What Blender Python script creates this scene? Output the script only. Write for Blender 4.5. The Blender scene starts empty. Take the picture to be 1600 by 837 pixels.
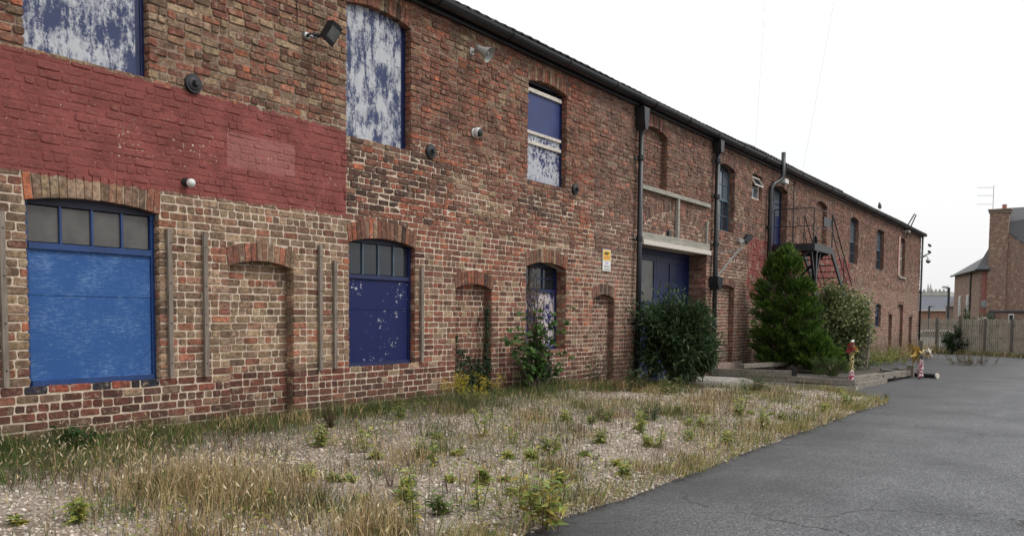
import bpy, bmesh, math, random
import numpy as np
from math import sin, cos, tan, radians, pi, sqrt, atan2
from mathutils import Vector, Matrix

random.seed(11); rng = np.random.default_rng(11)
scene = bpy.context.scene
col = scene.collection

# ------------------------------------------------------------------ camera
F = 1350.0; PX, PY = 800.0, 574.54
CAM = np.array([0.0, -8.32, 1.6])
YAW, PITCH, ROLL = radians(55.796), radians(3.5), radians(0.5)
fw = np.array([sin(YAW)*cos(PITCH), cos(YAW)*cos(PITCH), -sin(PITCH)])
rt = np.cross(fw, [0, 0, 1]); rt /= np.linalg.norm(rt); up = np.cross(rt, fw)
rt, up = rt*cos(ROLL)+up*sin(ROLL), -rt*sin(ROLL)+up*cos(ROLL)
cd = bpy.data.cameras.new('camera'); cam = bpy.data.objects.new('camera', cd); col.objects.link(cam)
cam.matrix_world = Matrix(((rt[0], up[0], -fw[0], CAM[0]), (rt[1], up[1], -fw[1], CAM[1]),
                           (rt[2], up[2], -fw[2], CAM[2]), (0, 0, 0, 1)))
cd.sensor_width = 36; cd.lens = F/1600*36; cd.shift_y = (PY-418.5)/1600; cd.clip_end = 4000; cd.clip_start = .1
scene.camera = cam

# ------------------------------------------------------------------ sky, sun, exposure
SUN_EL, SUN_AZ = radians(48), radians(155)
w = bpy.data.worlds.new("World"); scene.world = w; w.use_nodes = True
nt = w.node_tree; nt.nodes.clear()
sky = nt.nodes.new('ShaderNodeTexSky'); sky.sky_type = 'NISHITA'; sky.sun_disc = False
sky.sun_elevation = SUN_EL; sky.sun_rotation = SUN_AZ; sky.dust_density = 4; sky.air_density = 1.5
hs = nt.nodes.new('ShaderNodeHueSaturation'); hs.inputs['Saturation'].default_value = .18
tc = nt.nodes.new('ShaderNodeTexCoord'); mp = nt.nodes.new('ShaderNodeMapping'); mp.inputs['Scale'].default_value = (1, 1, 2.5)
cn = nt.nodes.new('ShaderNodeTexNoise'); cn.inputs['Scale'].default_value = 1.6; cn.inputs['Detail'].default_value = 4
cr = nt.nodes.new('ShaderNodeValToRGB')
cr.color_ramp.elements[0].position = .3; cr.color_ramp.elements[0].color = (8.6, 8.85, 9.1, 1)
cr.color_ramp.elements[1].position = .7; cr.color_ramp.elements[1].color = (9.5, 9.5, 9.5, 1)
mx = nt.nodes.new('ShaderNodeMix'); mx.data_type = 'RGBA'; mx.inputs[0].default_value = .9
bg = nt.nodes.new('ShaderNodeBackground'); bg.inputs['Strength'].default_value = .10
wo = nt.nodes.new('ShaderNodeOutputWorld')
L = nt.links.new
L(tc.outputs['Generated'], mp.inputs[0]); L(mp.outputs[0], cn.inputs['Vector']); L(cn.outputs[0], cr.inputs[0])
# overcast sky: brighter overhead than at the horizon
sz_ = nt.nodes.new('ShaderNodeSeparateXYZ'); L(tc.outputs['Generated'], sz_.inputs[0])
el = nt.nodes.new('ShaderNodeMapRange'); L(sz_.outputs[2], el.inputs[0])
for i_, v_ in enumerate((0., 1., 1., 2.1)): el.inputs[i_+1].default_value = v_
vm = nt.nodes.new('ShaderNodeVectorMath'); vm.operation = 'SCALE'; L(cr.outputs[0], vm.inputs[0]); L(el.outputs[0], vm.inputs['Scale'])
L(sky.outputs[0], hs.inputs['Color']); L(hs.outputs[0], mx.inputs[6]); L(vm.outputs[0], mx.inputs[7])
L(mx.outputs[2], bg.inputs[0]); L(bg.outputs[0], wo.inputs[0])
sl = bpy.data.lights.new('sun', 'SUN'); sl.energy = 1.5; sl.angle = radians(12); sl.color = (1, .96, .9)
sun = bpy.data.objects.new('sun', sl); col.objects.link(sun)
sd = Vector((cos(SUN_EL)*cos(radians(-65)), cos(SUN_EL)*sin(radians(-65)), sin(SUN_EL)))
sun.rotation_euler = sd.to_track_quat('Z', 'Y').to_euler(); sun.location = (0, -20, 20)
scene.view_settings.view_transform = 'Standard'; scene.view_settings.look = 'None'
scene.view_settings.exposure = 0.0; scene.view_settings.gamma = 1
scene.cycles.use_denoising = True; scene.cycles.max_bounces = 6

# ------------------------------------------------------------------ pixel -> world helpers (photo is 1600 x 837)
def ray(x, y): return fw + rt*(x-PX)/F - up*(y-PY)/F
def on_wall(x, y, Y=0.): d = ray(x, y); p = CAM+d*(Y-CAM[1])/d[1]; return p
def on_z(x, y, z=0.): d = ray(x, y); return CAM+d*(z-CAM[2])/d[2]
def at_x(x, y, X): d = ray(x, y); return CAM+d*(X-CAM[0])/d[0]
def proj(p):
    q = np.asarray(p)-CAM; dz = q@fw
    return PX+F*(q@rt)/dz, PY-F*(q@up)/dz

# ------------------------------------------------------------------ ground shape
def g(x): return -0.012*min(max(0., x-14), 58)
def gn(x): return -0.012*np.clip(x-14, 0, 58)
def wob(x, y):
    return (np.sin(x*1.7+y*2.3)*.5+np.sin(x*3.1-y*4.7+1.3)*.3+np.sin(x*7.3+y*6.1+.4)*.2)
def verge_z(x, y):
    x = np.asarray(x, float); y = np.asarray(y, float)
    t = np.clip((y+5.0)/5.0, 0, 1)
    fade = 1-.85*np.clip((x-13.5)/5, 0, 1)
    return gn(x)+.012+.30*t**.8*fade+.018*wob(x, y)*np.clip((y+5.2)*2, 0, 1)

# ------------------------------------------------------------------ mesh helpers
WPOS = {}
def s2l(c):
    return tuple((v/255/12.92 if v/255 <= .04045 else ((v/255+.055)/1.055)**2.4) for v in c)
class Geo:
    def __init__(s): s.v = []; s.f = []; s.c = []
    def face(s, pts, c=None):
        n = len(s.v); s.v += [tuple(p) for p in pts]; s.f.append(tuple(range(n, n+len(pts)))); s.c.append(c); return s
    def box(s, x0, x1, y0, y1, z0, z1, c=None):
        n = len(s.v)
        s.v += [(x0,y0,z0),(x1,y0,z0),(x1,y1,z0),(x0,y1,z0),(x0,y0,z1),(x1,y0,z1),(x1,y1,z1),(x0,y1,z1)]
        for q in ((0,3,2,1),(4,5,6,7),(0,1,5,4),(1,2,6,5),(2,3,7,6),(3,0,4,7)):
            s.f.append(tuple(n+i for i in q)); s.c.append(c)
        return s
    def beam(s, a, b, wd, ht, upv=(0,0,1), c=None):
        a = Vector(a); b = Vector(b); d = (b-a).normalized(); u = Vector(upv)
        r = d.cross(u)
        if r.length < 1e-4: r = d.cross(Vector((1,0,0)))
        r.normalize(); u = r.cross(d)
        n = len(s.v)
        for p in (a, b):
            for i, j in ((-1,-1),(1,-1),(1,1),(-1,1)): s.v.append(tuple(p+r*wd/2*i+u*ht/2*j))
        for q in ((0,1,2,3),(7,6,5,4),(0,4,5,1),(1,5,6,2),(2,6,7,3),(3,7,4,0)):
            s.f.append(tuple(n+i for i in q)); s.c.append(c)
        return s
    def tube(s, pts, r, n=8, c=None, cap=True):
        pts = [Vector(p) for p in pts]; rs = r if isinstance(r, (list, tuple)) else [r]*len(pts)
        base = len(s.v); prev = None
        for i, p in enumerate(pts):
            d = (pts[min(i+1, len(pts)-1)]-pts[max(i-1, 0)])
            d = d.normalized() if d.length > 1e-9 else Vector((0,0,1))
            if prev is None:
                a = d.orthogonal().normalized()
            else:
                a = prev-d*prev.dot(d); a = a.normalized() if a.length > 1e-6 else d.orthogonal().normalized()
            prev = a; b = d.cross(a)
            for k in range(n):
                t = 2*pi*k/n; s.v.append(tuple(p+(a*cos(t)+b*sin(t))*rs[i]))
        for i in range(len(pts)-1):
            for k in range(n):
                q0 = base+i*n+k; q1 = base+i*n+(k+1) % n
                s.f.append((q0, q1, q1+n, q0+n)); s.c.append(c)
        if cap:
            s.f.append(tuple(base+k for k in reversed(range(n)))); s.c.append(c)
            s.f.append(tuple(base+(len(pts)-1)*n+k for k in range(n))); s.c.append(c)
        return s
    def lathe(s, prof, o, axis, n=16, c=None):
        ax = Vector(axis).normalized(); a = ax.orthogonal().normalized(); b = ax.cross(a); o = Vector(o); base = len(s.v)
        for h, r in prof:
            for k in range(n):
                t = 2*pi*k/n; s.v.append(tuple(o+ax*h+(a*cos(t)+b*sin(t))*max(r, .0005)))
        for i in range(len(prof)-1):
            for k in range(n):
                q0 = base+i*n+k; q1 = base+i*n+(k+1) % n
                s.f.append((q0, q1, q1+n, q0+n)); s.c.append(c)
        return s
    def prism(s, poly, y0, y1, c=None):       # poly in (x, z), extruded along y
        n = len(s.v); m = len(poly)
        s.v += [(x, y0, z) for x, z in poly]+[(x, y1, z) for x, z in poly]
        s.f.append(tuple(n+i for i in range(m))); s.c.append(c)
        s.f.append(tuple(n+m+i for i in reversed(range(m)))); s.c.append(c)
        for i in range(m):
            j = (i+1) % m; s.f.append((n+i, n+m+i, n+m+j, n+j)); s.c.append(c)
        return s
    def build(s, name, m, parent=None, origin=None, smooth=False):
        me = bpy.data.meshes.new(name)
        if origin is None: origin = WPOS[parent] if parent else (0, 0, 0)
        o3 = np.array(origin, float)
        V = np.array(s.v, float)-o3
        me.from_pydata(V.tolist(), [], s.f)
        if any(c is not None for c in s.c):
            at = me.attributes.new('col', 'FLOAT_COLOR', 'FACE')
            at.data.foreach_set('color', np.array([(c or (.5,.5,.5))[:3]+(1.,) for c in s.c], np.float32).ravel())
        if smooth: me.polygons.foreach_set('use_smooth', [True]*len(me.polygons))
        me.update()
        return add(name, me, m, parent, origin)
def add(name, me, m, parent=None, origin=(0,0,0)):
    o = bpy.data.objects.new(name, me)
    if m is not None and me is not None: me.materials.append(m) if len(me.materials) == 0 else None
    col.objects.link(o); o3 = Vector([float(v) for v in origin])
    if parent: o.parent = bpy.data.objects[parent]; o.location = o3-Vector(WPOS[parent])
    else: o.location = o3
    WPOS[o.name] = tuple(o3)
    return o.name
def tag(name, label, cat, group=None, kind=None):
    o = bpy.data.objects[name]
    if label: o['label'] = label
    if cat: o['category'] = cat
    if group: o['group'] = group
    if kind: o['kind'] = kind
    return name
def thing(name, loc, label, cat, group=None):
    n = add(name, None, None, None, loc); bpy.data.objects[n].empty_display_size = .2
    return tag(n, label, cat, group)
def struct(n): bpy.data.objects[n]['kind'] = 'structure'; return n
def stuff(n): bpy.data.objects[n]['kind'] = 'stuff'; return n
def np_mesh(name, V, tris, fcol, m, parent=None, origin=(0,0,0), nper=3):
    me = bpy.data.meshes.new(name); V = np.asarray(V, np.float32)-np.array(origin, np.float32); T = np.asarray(tris, np.int32)
    me.vertices.add(len(V)); me.vertices.foreach_set('co', V.ravel())
    nf = len(T); me.loops.add(nf*nper); me.loops.foreach_set('vertex_index', T.ravel())
    me.polygons.add(nf); me.polygons.foreach_set('loop_start', np.arange(0, nf*nper, nper, dtype=np.int32))
    me.update(calc_edges=True)
    if fcol is not None:
        at = me.attributes.new('col', 'FLOAT_COLOR', 'FACE')
        at.data.foreach_set('color', np.concatenate([fcol, np.ones((nf, 1))], 1).astype(np.float32).ravel())
    me.validate()
    return add(name, me, m, parent, origin)
def unit(a): return a/np.maximum(np.linalg.norm(a, axis=-1, keepdims=True), 1e-9)
def leaves(name, P, D, N, Ln, Wd, C, m, parent=None, origin=(0,0,0), droop=.15, fold=.25):
    """leaf = folded pointed blade of 6 verts, 4 tris"""
    P = np.asarray(P); D = unit(np.asarray(D)); S = unit(np.cross(D, N)); N = np.cross(S, D); n = len(P)
    Ln = np.asarray(Ln).reshape(-1, 1)*np.ones((n, 1)); Wd = np.asarray(Wd).reshape(-1, 1)*np.ones((n, 1))
    mid = P+D*Ln*.45; tip = P+D*Ln-N*Ln*droop
    l = mid+S*Wd/2+N*Wd*fold; r = mid-S*Wd/2+N*Wd*fold
    V = np.stack([P, l, mid, r, tip], 1).reshape(-1, 3); b = (np.arange(n)*5).reshape(-1, 1)
    T = np.concatenate([b+np.array([[0,2,1]]), b+np.array([[0,3,2]]), b+np.array([[1,2,4]]), b+np.array([[2,3,4]])], 1).reshape(-1, 3)
    return np_mesh(name, V, T, np.repeat(C, 4, axis=0), m, parent, origin)
def blades(P, H, Wd, lean, C, az=None):
    n = len(P); az = rng.uniform(0, 2*pi, n) if az is None else az; fa = rng.uniform(0, 2*pi, n)
    d = np.stack([np.cos(az), np.sin(az), np.zeros(n)], 1); s = np.stack([np.cos(fa), np.sin(fa), np.zeros(n)], 1)
    H = H.reshape(-1, 1); Wd = Wd.reshape(-1, 1); lean = lean.reshape(-1, 1); z = np.array([[0, 0, 1.]])
    a = P-s*Wd/2; b = P+s*Wd/2; mp_ = P+z*H*.55+d*H*lean*.35
    c1 = mp_-s*Wd*.38; c2 = mp_+s*Wd*.38; t = P+z*H*(1-.35*np.minimum(lean, 1.2)**2)+d*H*lean
    V = np.stack([a, b, c1, c2, t], 1).reshape(-1, 3); k = (np.arange(n)*5).reshape(-1, 1)
    T = np.concatenate([k+np.array([[0,1,3]]), k+np.array([[0,3,2]]), k+np.array([[2,3,4]])], 1).reshape(-1, 3)
    return V, T, np.repeat(C, 3, axis=0)

# ------------------------------------------------------------------ materials
def M(name):
    m = bpy.data.materials.new(name); m.use_nodes = True; t = m.node_tree
    return m, t, t.nodes['Principled BSDF']
class NT:
    def __init__(s, t): s.t = t
    def n(s, ty, **kw):
        a = s.t.nodes.new('ShaderNode'+ty)
        for k, v in kw.items(): setattr(a, k, v)
        return a
    def l(s, a, b): s.t.links.new(a, b)
    def val(s, sock, v):
        if isinstance(v, (int, float)): sock.default_value = v
        elif isinstance(v, tuple): sock.default_value = v if len(v) == len(sock.default_value) else v+(1.,)
        else: s.l(v, sock)
    def math(s, op, a, b=0., clamp=False):
        q = s.n('Math', operation=op, use_clamp=clamp); s.val(q.inputs[0], a); s.val(q.inputs[1], b); return q.outputs[0]
    def mix(s, f, a, b, mode='MIX'):
        q = s.n('Mix', data_type='RGBA', blend_type=mode); s.val(q.inputs[0], f); s.val(q.inputs[6], a); s.val(q.inputs[7], b); return q.outputs[2]
    def noise(s, vec, sc, det=3, rough=.55, dist=0):
        q = s.n('TexNoise'); s.l(vec, q.inputs['Vector']); q.inputs['Scale'].default_value = sc
        q.inputs['Detail'].default_value = det; q.inputs['Roughness'].default_value = rough; q.inputs['Distortion'].default_value = dist
        return q.outputs[0]
    def ramp(s, x, a, b, lo=0., hi=1.):
        q = s.n('MapRange'); s.l(x, q.inputs[0])
        for i, v in enumerate((a, b, lo, hi)): q.inputs[i+1].default_value = v
        return q.outputs[0]
    def pos(s): return s.n('NewGeometry').outputs['Position']
    def scale(s, vec, sc):
        q = s.n('Mapping'); s.l(vec, q.inputs[0]); q.inputs['Scale'].default_value = sc; return q.outputs[0]
    def bump(s, h, st, d, bsdf):
        q = s.n('Bump'); s.l(h, q.inputs['Height']); q.inputs['Strength'].default_value = st; q.inputs['Distance'].default_value = d
        s.l(q.outputs[0], bsdf.inputs['Normal'])
def simple(name, c, rough=.6, var=.2, sc=12, metal=0, bump=0, spec=None):
    m, t, b = M(name); k = NT(t); p = k.pos(); nz = k.noise(p, sc, 5)
    f = k.ramp(nz, .3, .7, 1-var, 1+var)
    mm = k.n('Vector'+'Math', operation='SCALE'); mm.inputs[0].default_value = c; k.l(f, mm.inputs['Scale'])
    k.l(mm.outputs[0], b.inputs['Base Color']); b.inputs['Roughness'].default_value = rough; b.inputs['Metallic'].default_value = metal
    if spec is not None: b.inputs['Specular IOR Level'].default_value = spec
    if bump: k.bump(nz, .5, bump, b)
    return m
def wall_paint(k, p):
    """red masonry paint band and its mask: (mask, colour)"""
    sx = k.n('SeparateXYZ'); k.l(p, sx.inputs[0]); X, Z = sx.outputs[0], sx.outputs[2]
    e = k.math('MULTIPLY', k.math('SUBTRACT', k.noise(p, 7, 6, .7), .5), .17)
    zz = k.math('ADD', Z, e); xx = k.math('ADD', X, k.math('MULTIPLY', e, .12))
    def rect(x0, x1, z0, z1, a, b):
        q = k.math('MULTIPLY', k.math('GREATER_THAN', a, x0), k.math('LESS_THAN', a, x1))
        return k.math('MULTIPLY', q, k.math('MULTIPLY', k.math('GREATER_THAN', b, z0), k.math('LESS_THAN', b, z1)))
    m1 = rect(-50, 8.30, 2.885, 4.0, xx, zz)
    m2 = k.math('MULTIPLY', rect(24.0, 36.0, 2.1, 3.86, X, zz), k.math('LESS_THAN', k.noise(p, 3.2, 6, .65), .54))
    chips = k.math('LESS_THAN', k.math('ADD', k.noise(p, 24, 6, .65), k.math('MULTIPLY', k.math('SUBTRACT', k.noise(p, 1.6, 3), .5), .35)), .655)
    m1 = k.math('MULTIPLY', m1, chips)
    mask = k.math('MAXIMUM', m1, m2)
    c = k.mix(k.ramp(k.noise(p, 2.5, 5), .35, .7), (.275, .083, .072), (.175, .053, .047))
    fade = rect(6.42, 7.42, 3.27, 3.66, X, Z)
    c = k.mix(k.math('MULTIPLY', fade, .55), c, (.38, .16, .145))
    c = k.mix(k.ramp(k.noise(p, 9, 6, .75), .53, .68, 0, .65), c, (.11, .04, .042)); c = k.mix(k.ramp(k.noise(p, 33, 6, .7), .655, .69, 0, .8), c, (.5, .42, .4))
    return mask, c
def brick_mat(name, painted=True, far=False):
    m, t, b = M(name); k = NT(t); p = k.pos()
    at = k.n('Attribute', attribute_name='col').outputs['Color']
    n1 = k.noise(p, 27, 5, .7); n2 = k.noise(p, 2.1, 6, .6); n3 = k.noise(p, 15, 6, .7); n4 = k.noise(p, 110, 3)
    c = k.mix(1., at, k.n('Combine'+'Color').outputs[0], 'MULTIPLY') if False else at
    v = k.ramp(n1, .3, .7, .5, 1.55)
    sc = k.n('VectorMath', operation='SCALE'); k.l(c, sc.inputs[0]); k.l(v, sc.inputs['Scale']); c = sc.outputs[0]
    c = k.mix(k.ramp(n3, .47, .66, 0, .72), c, (.07, .048, .037))
    c = k.mix(k.ramp(k.noise(p, 11, 6, .75), .54, .68, 0, .7), c, (.46, .36, .265))
    c = k.mix(k.ramp(n2, .50, .70, 0, .6), c, (.055, .04, .032))
    sxz = k.n('SeparateXYZ'); k.l(p, sxz.inputs[0])
    damp = k.ramp(k.math('ADD', sxz.outputs[2], k.math('MULTIPLY', k.noise(p, 1.7, 4), .9)), .75, 1.25, .5, 0)
    c = k.mix(damp, c, (.055, .045, .03))
    streak = k.ramp(k.noise(k.scale(p, (7, 7, .5)), 1, 5, .6), .60, .74, 0, .5)
    c = k.mix(streak, c, (.06, .045, .037))
    if painted:
        mk, pc = wall_paint(k, p)
        c = k.mix(mk, c, pc)
    k.l(c, b.inputs['Base Color']); b.inputs['Roughness'].default_value = .9; b.inputs['Specular IOR Level'].default_value = .25
    h = k.math('ADD', k.math('MULTIPLY', n1, .6), k.math('ADD', n3, k.math('MULTIPLY', n4, .3)))
    k.bump(h, 1., .02, b)
    return m
def mortar_mat():
    m, t, b = M('lime mortar'); k = NT(t); p = k.pos()
    sx = k.n('SeparateXYZ'); k.l(p, sx.inputs[0]); Z = sx.outputs[2]
    zz = k.math('ADD', Z, k.math('MULTIPLY', k.math('SUBTRACT', k.noise(p, .9, 4), .5), 1.6))
    low = k.ramp(zz, 3.6, 4.3, 1, 0)
    n = k.noise(p, 20, 5)
    cl = k.mix(k.ramp(n, .3, .7), (.48, .38, .29), (.64, .54, .43)); cu = k.mix(k.ramp(n, .3, .7), (.16, .11, .085), (.34, .255, .19))
    c = k.mix(low, cu, cl)
    c = k.mix(k.ramp(k.noise(p, 1.3, 5), .55, .75, 0, .6), c, (.13, .095, .075))
    c = k.mix(k.ramp(k.math('ADD', Z, k.math('MULTIPLY', k.noise(p, 1.7, 4), .9)), .7, 1.1, .45, 0), c, (.09, .07, .05))
    mk, pc = wall_paint(k, p); c = k.mix(mk, c, pc)
    k.l(c, b.inputs['Base Color']); b.inputs['Roughness'].default_value = .95; b.inputs['Specular IOR Level'].default_value = .1
    k.bump(k.noise(p, 70, 4), .8, .01, b); return m
def peel(name, base, under, thr, stretch=(9, 9, 2.2), edge=.05, base2=None, rough=.55, dust=.0):
    m, t, b = M(name); k = NT(t); p = k.pos(); v = k.scale(p, stretch)
    n = k.math('ADD', k.math('ADD', k.math('MULTIPLY', k.noise(v, 1, 8, .75), .55), k.math('MULTIPLY', k.noise(p, 30, 6, .7), .2)), k.math('MULTIPLY', k.noise(p, 2.6, 3), .25))
    f = k.ramp(n, thr, thr+edge)
    bc = k.mix(k.noise(p, 3, 4), base, base2 or base)
    u = k.mix(k.noise(p, 14, 5), under, tuple(x*.72 for x in under))
    c = k.mix(f, bc, u); k.l(c, b.inputs['Base Color']); b.inputs['Roughness'].default_value = rough
    b.inputs['Specular IOR Level'].default_value = .25
    k.bump(f, -.4, .004, b); return m
def leaf_mat(name, rough=.5, trans=.35):
    m, t, b = M(name); k = NT(t)
    at = k.n('Attribute', attribute_name='col').outputs['Color']
    k.l(at, b.inputs['Base Color']); b.inputs['Roughness'].default_value = rough; b.inputs['Specular IOR Level'].default_value = .3
    tr = k.n('BsdfTranslucent'); k.l(at, tr.inputs[0]); ms = k.n('MixShader'); ms.inputs[0].default_value = trans
    k.l(b.outputs[0], ms.inputs[1]); k.l(tr.outputs[0], ms.inputs[2]); k.l(ms.outputs[0], t.nodes['Material Output'].inputs[0])
    return m
def timber(name, c1, c2, sc=(30, 30, 3)):
    m, t, b = M(name); k = NT(t); p = k.pos(); n = k.noise(k.scale(p, sc), 1, 6, .6)
    c = k.mix(k.ramp(n, .3, .7), c1, c2); c = k.mix(k.ramp(k.noise(p, 3, 5), .5, .75, 0, .5), c, tuple(x*.45 for x in c1))
    k.l(c, b.inputs['Base Color']); b.inputs['Roughness'].default_value = .85; k.bump(n, .6, .006, b); return m

MB = brick_mat('old brick'); MM = mortar_mat()
M_navy = simple('navy paint', (.008, .015, .068), .45, .25, 6)
M_blue = simple('blue gloss paint', (.012, .042, .15), .4, .2, 6)
M_head = simple('shade dark navy head', (.010, .012, .03), .6, .3, 8)  # navy taken near black: shade at the window heads put into the colour
M_slate = simple('blue grey paint', (.06, .095, .13), .5, .2, 8)
M_white = simple('white paint', (.62, .62, .6), .5, .12, 10)
M_offw = simple('weathered white rail', (.55, .5, .44), .7, .3, 30)
M_black = simple('black painted iron', (.012, .013, .016), .45, .3, 15)
M_gut = simple('black cast gutter', (.011, .012, .015), .4, .3, 9)
M_dark = simple('dark interior', (.01, .01, .01), .9, .1)
M_grey = simple('grey plastic', (.33, .33, .31), .45, .1)
M_steel = simple('galvanised steel', (.35, .36, .37), .4, .2, 20, .7)
M_conc = simple('concrete', (.30, .28, .245), .9, .3, 9, 0, .01)
M_pane = simple('dusty glass', (.085, .08, .075), .22, .25, 5)
M_pane2 = simple('clear dark glass', (.02, .025, .032), .06, .2, 3)
M_leaf = leaf_mat('leaf'); M_grass = leaf_mat('grass blade', .6, .25)
M_bark = timber('bark', (.07, .05, .035), (.14, .11, .08))
M_batten = timber('grey weathered timber', (.13, .105, .085), (.26, .215, .175))
M_pale = timber('grey fence timber', (.17, .15, .12), (.33, .295, .24))
M_post = timber('dark fence post', (.06, .052, .045), (.12, .105, .09))
M_sleeper = timber('old sleeper timber', (.10, .085, .07), (.27, .24, .20), (4, 30, 30))
M_beam = timber('silvered beam', (.20, .19, .16), (.38, .36, .31), (3, 30, 30))

# ================================================================== GROUND
def grid_mesh(name, xs, ys, fz, m, keep=None):
    X, Y = np.meshgrid(xs, ys, indexing='ij'); Z = fz(X, Y); V = np.stack([X, Y, Z], -1).reshape(-1, 3)
    nx, ny = len(xs), len(ys); i, j = np.meshgrid(np.arange(nx-1), np.arange(ny-1), indexing='ij')
    a = (i*ny+j).ravel(); Q = np.stack([a, a+ny, a+ny+1, a+1], 1)
    if keep is not None:
        cx = (X[:-1, :-1]+X[1:, 1:])/2; cy = (Y[:-1, :-1]+Y[1:, 1:])/2; Q = Q[keep(cx.ravel(), cy.ravel())]
    return np_mesh(name, V, Q, None, m, nper=4)
m, t, b = M('far ground'); k = NT(t); p = k.pos()
k.l(k.mix(k.noise(p, .3, 5), (.09, .085, .06), (.06, .075, .035)), b.inputs['Base Color']); b.inputs['Roughness'].default_value = .95
M_far = m
xs = np.unique(np.concatenate([np.linspace(-600, -20, 8), np.linspace(-20, 80, 51), np.linspace(80, 1800, 12)]))
ys = np.unique(np.concatenate([np.linspace(-1500, -60, 8), np.linspace(-60, 20, 21), np.linspace(20, 1500, 10)]))
struct(grid_mesh('ground', xs, ys, lambda X, Y: gn(X)-.05, M_far))
# asphalt
m, t, b = M('worn asphalt'); k = NT(t); p = k.pos()
v1 = k.n('TexVoronoi'); k.l(p, v1.inputs['Vector']); v1.inputs['Scale'].default_value = 80
sp = k.ramp(k.n('SeparateColor').outputs[0], 0, 1) if False else None
sc_ = k.n('SeparateColor'); k.l(v1.outputs['Color'], sc_.inputs[0])
stone = k.ramp(sc_.outputs[0], .35, 1., 0, 1)
c = k.mix(stone, (.060, .061, .064), (.185, .187, .192))
c = k.mix(k.ramp(k.noise(p, .7, 6, .6), .4, .68, 0, .6), c, (.034, .035, .038))
c = k.mix(k.ramp(k.noise(k.scale(p, (.25, 1.6, 1)), 1.2, 6, .6), .56, .74, 0, .4), c, (.14, .14, .145))
ck = k.n('TexVoronoi', feature='DISTANCE_TO_EDGE'); dv = k.n('VectorMath', operation='ADD'); k.l(p, dv.inputs[0])
nv = k.n('TexNoise'); k.l(p, nv.inputs['Vector']); nv.inputs['Scale'].default_value = 1.4; nv.inputs['Detail'].default_value = 5; k.l(nv.outputs['Color'], dv.inputs[1]); k.l(dv.outputs[0], ck.inputs['Vector']); ck.inputs['Scale'].default_value = .42
crk = k.math('MULTIPLY', k.math('LESS_THAN', ck.outputs['Distance'], .0045), k.math('GREATER_THAN', k.noise(p, .35, 3), .52))
c = k.mix(k.math('MULTIPLY', crk, .75), c, (.015, .015, .016))
sy = k.n('SeparateXYZ'); k.l(p, sy.inputs[0])
edge = k.ramp(k.math('ADD', sy.outputs[1], k.math('MULTIPLY', k.noise(p, 1.1, 5), 1.6)), -5.9, -4.2, 0, .55)
c = k.mix(edge, c, (.030, .029, .028))
c = k.mix(k.math('GREATER_THAN', k.noise(p, 9, 2), .745), c, (.2, .19, .18))
c = k.mix(k.ramp(k.noise(k.scale(p, (.5, 2.5, 1)), 2.2, 5, .7), .68, .75, 0, .5), c, (.24, .235, .23))
k.l(c, b.inputs['Base Color']); b.inputs['Roughness'].default_value = .75; b.inputs['Specular IOR Level'].default_value = .3
k.bump(k.math('ADD', v1.outputs['Distance'], k.noise(p, 40, 4)), .35, .005, b)
M_asph = m
xs = np.linspace(-12, 72, 127); ys = np.linspace(-40, 0.6, 82)
struct(grid_mesh('asphalt_yard', xs, ys, lambda X, Y: gn(X)+.012*wob(X*.25, Y*.3)*np.clip((-5.5-Y)*.3, 0, 1), M_asph))
# gravel verge
m, t, b = M('gravelly soil'); k = NT(t); p = k.pos()
vv = k.n('TexVoronoi'); k.l(p, vv.inputs['Vector']); vv.inputs['Scale'].default_value = 42
s2 = k.n('SeparateColor'); k.l(vv.outputs['Color'], s2.inputs[0])
c = k.mix(s2.outputs[0], (.25, .20, .155), (.50, .43, .36))
c = k.mix(k.ramp(vv.outputs['Distance'], .25, .6, 0, .7), c, (.13, .105, .08))
soil = k.ramp(k.noise(p, 1.4, 6, .65), .42, .62)
c = k.mix(k.math('MULTIPLY', soil, .7), c, (.115, .088, .06))
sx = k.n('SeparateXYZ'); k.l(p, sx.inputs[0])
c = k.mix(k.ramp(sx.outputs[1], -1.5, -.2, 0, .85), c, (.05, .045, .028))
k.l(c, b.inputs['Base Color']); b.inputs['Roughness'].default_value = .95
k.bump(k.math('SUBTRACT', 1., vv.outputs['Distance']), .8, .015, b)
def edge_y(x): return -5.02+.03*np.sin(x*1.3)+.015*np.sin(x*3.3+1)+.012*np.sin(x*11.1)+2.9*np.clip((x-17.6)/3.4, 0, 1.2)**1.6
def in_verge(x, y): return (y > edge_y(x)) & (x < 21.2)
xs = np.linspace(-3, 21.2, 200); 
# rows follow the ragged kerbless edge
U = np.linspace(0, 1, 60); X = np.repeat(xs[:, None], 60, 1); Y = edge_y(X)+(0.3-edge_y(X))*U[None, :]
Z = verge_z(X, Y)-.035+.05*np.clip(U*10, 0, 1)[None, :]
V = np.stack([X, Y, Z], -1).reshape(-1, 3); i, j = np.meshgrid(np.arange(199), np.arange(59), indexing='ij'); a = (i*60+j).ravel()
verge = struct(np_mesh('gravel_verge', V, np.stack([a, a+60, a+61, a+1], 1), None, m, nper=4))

# ================================================================== WAREHOUSE
WX0, WX1, WZT = -1.0, 52.0, 6.22
BW = thing('brick_warehouse', (26, 0, 0), 'long two storey red brick warehouse with boarded blue windows and black gutter', 'building')
C0, CH = -.81, .085
def snap(z): return C0+CH*round((z-C0)/CH)
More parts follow.
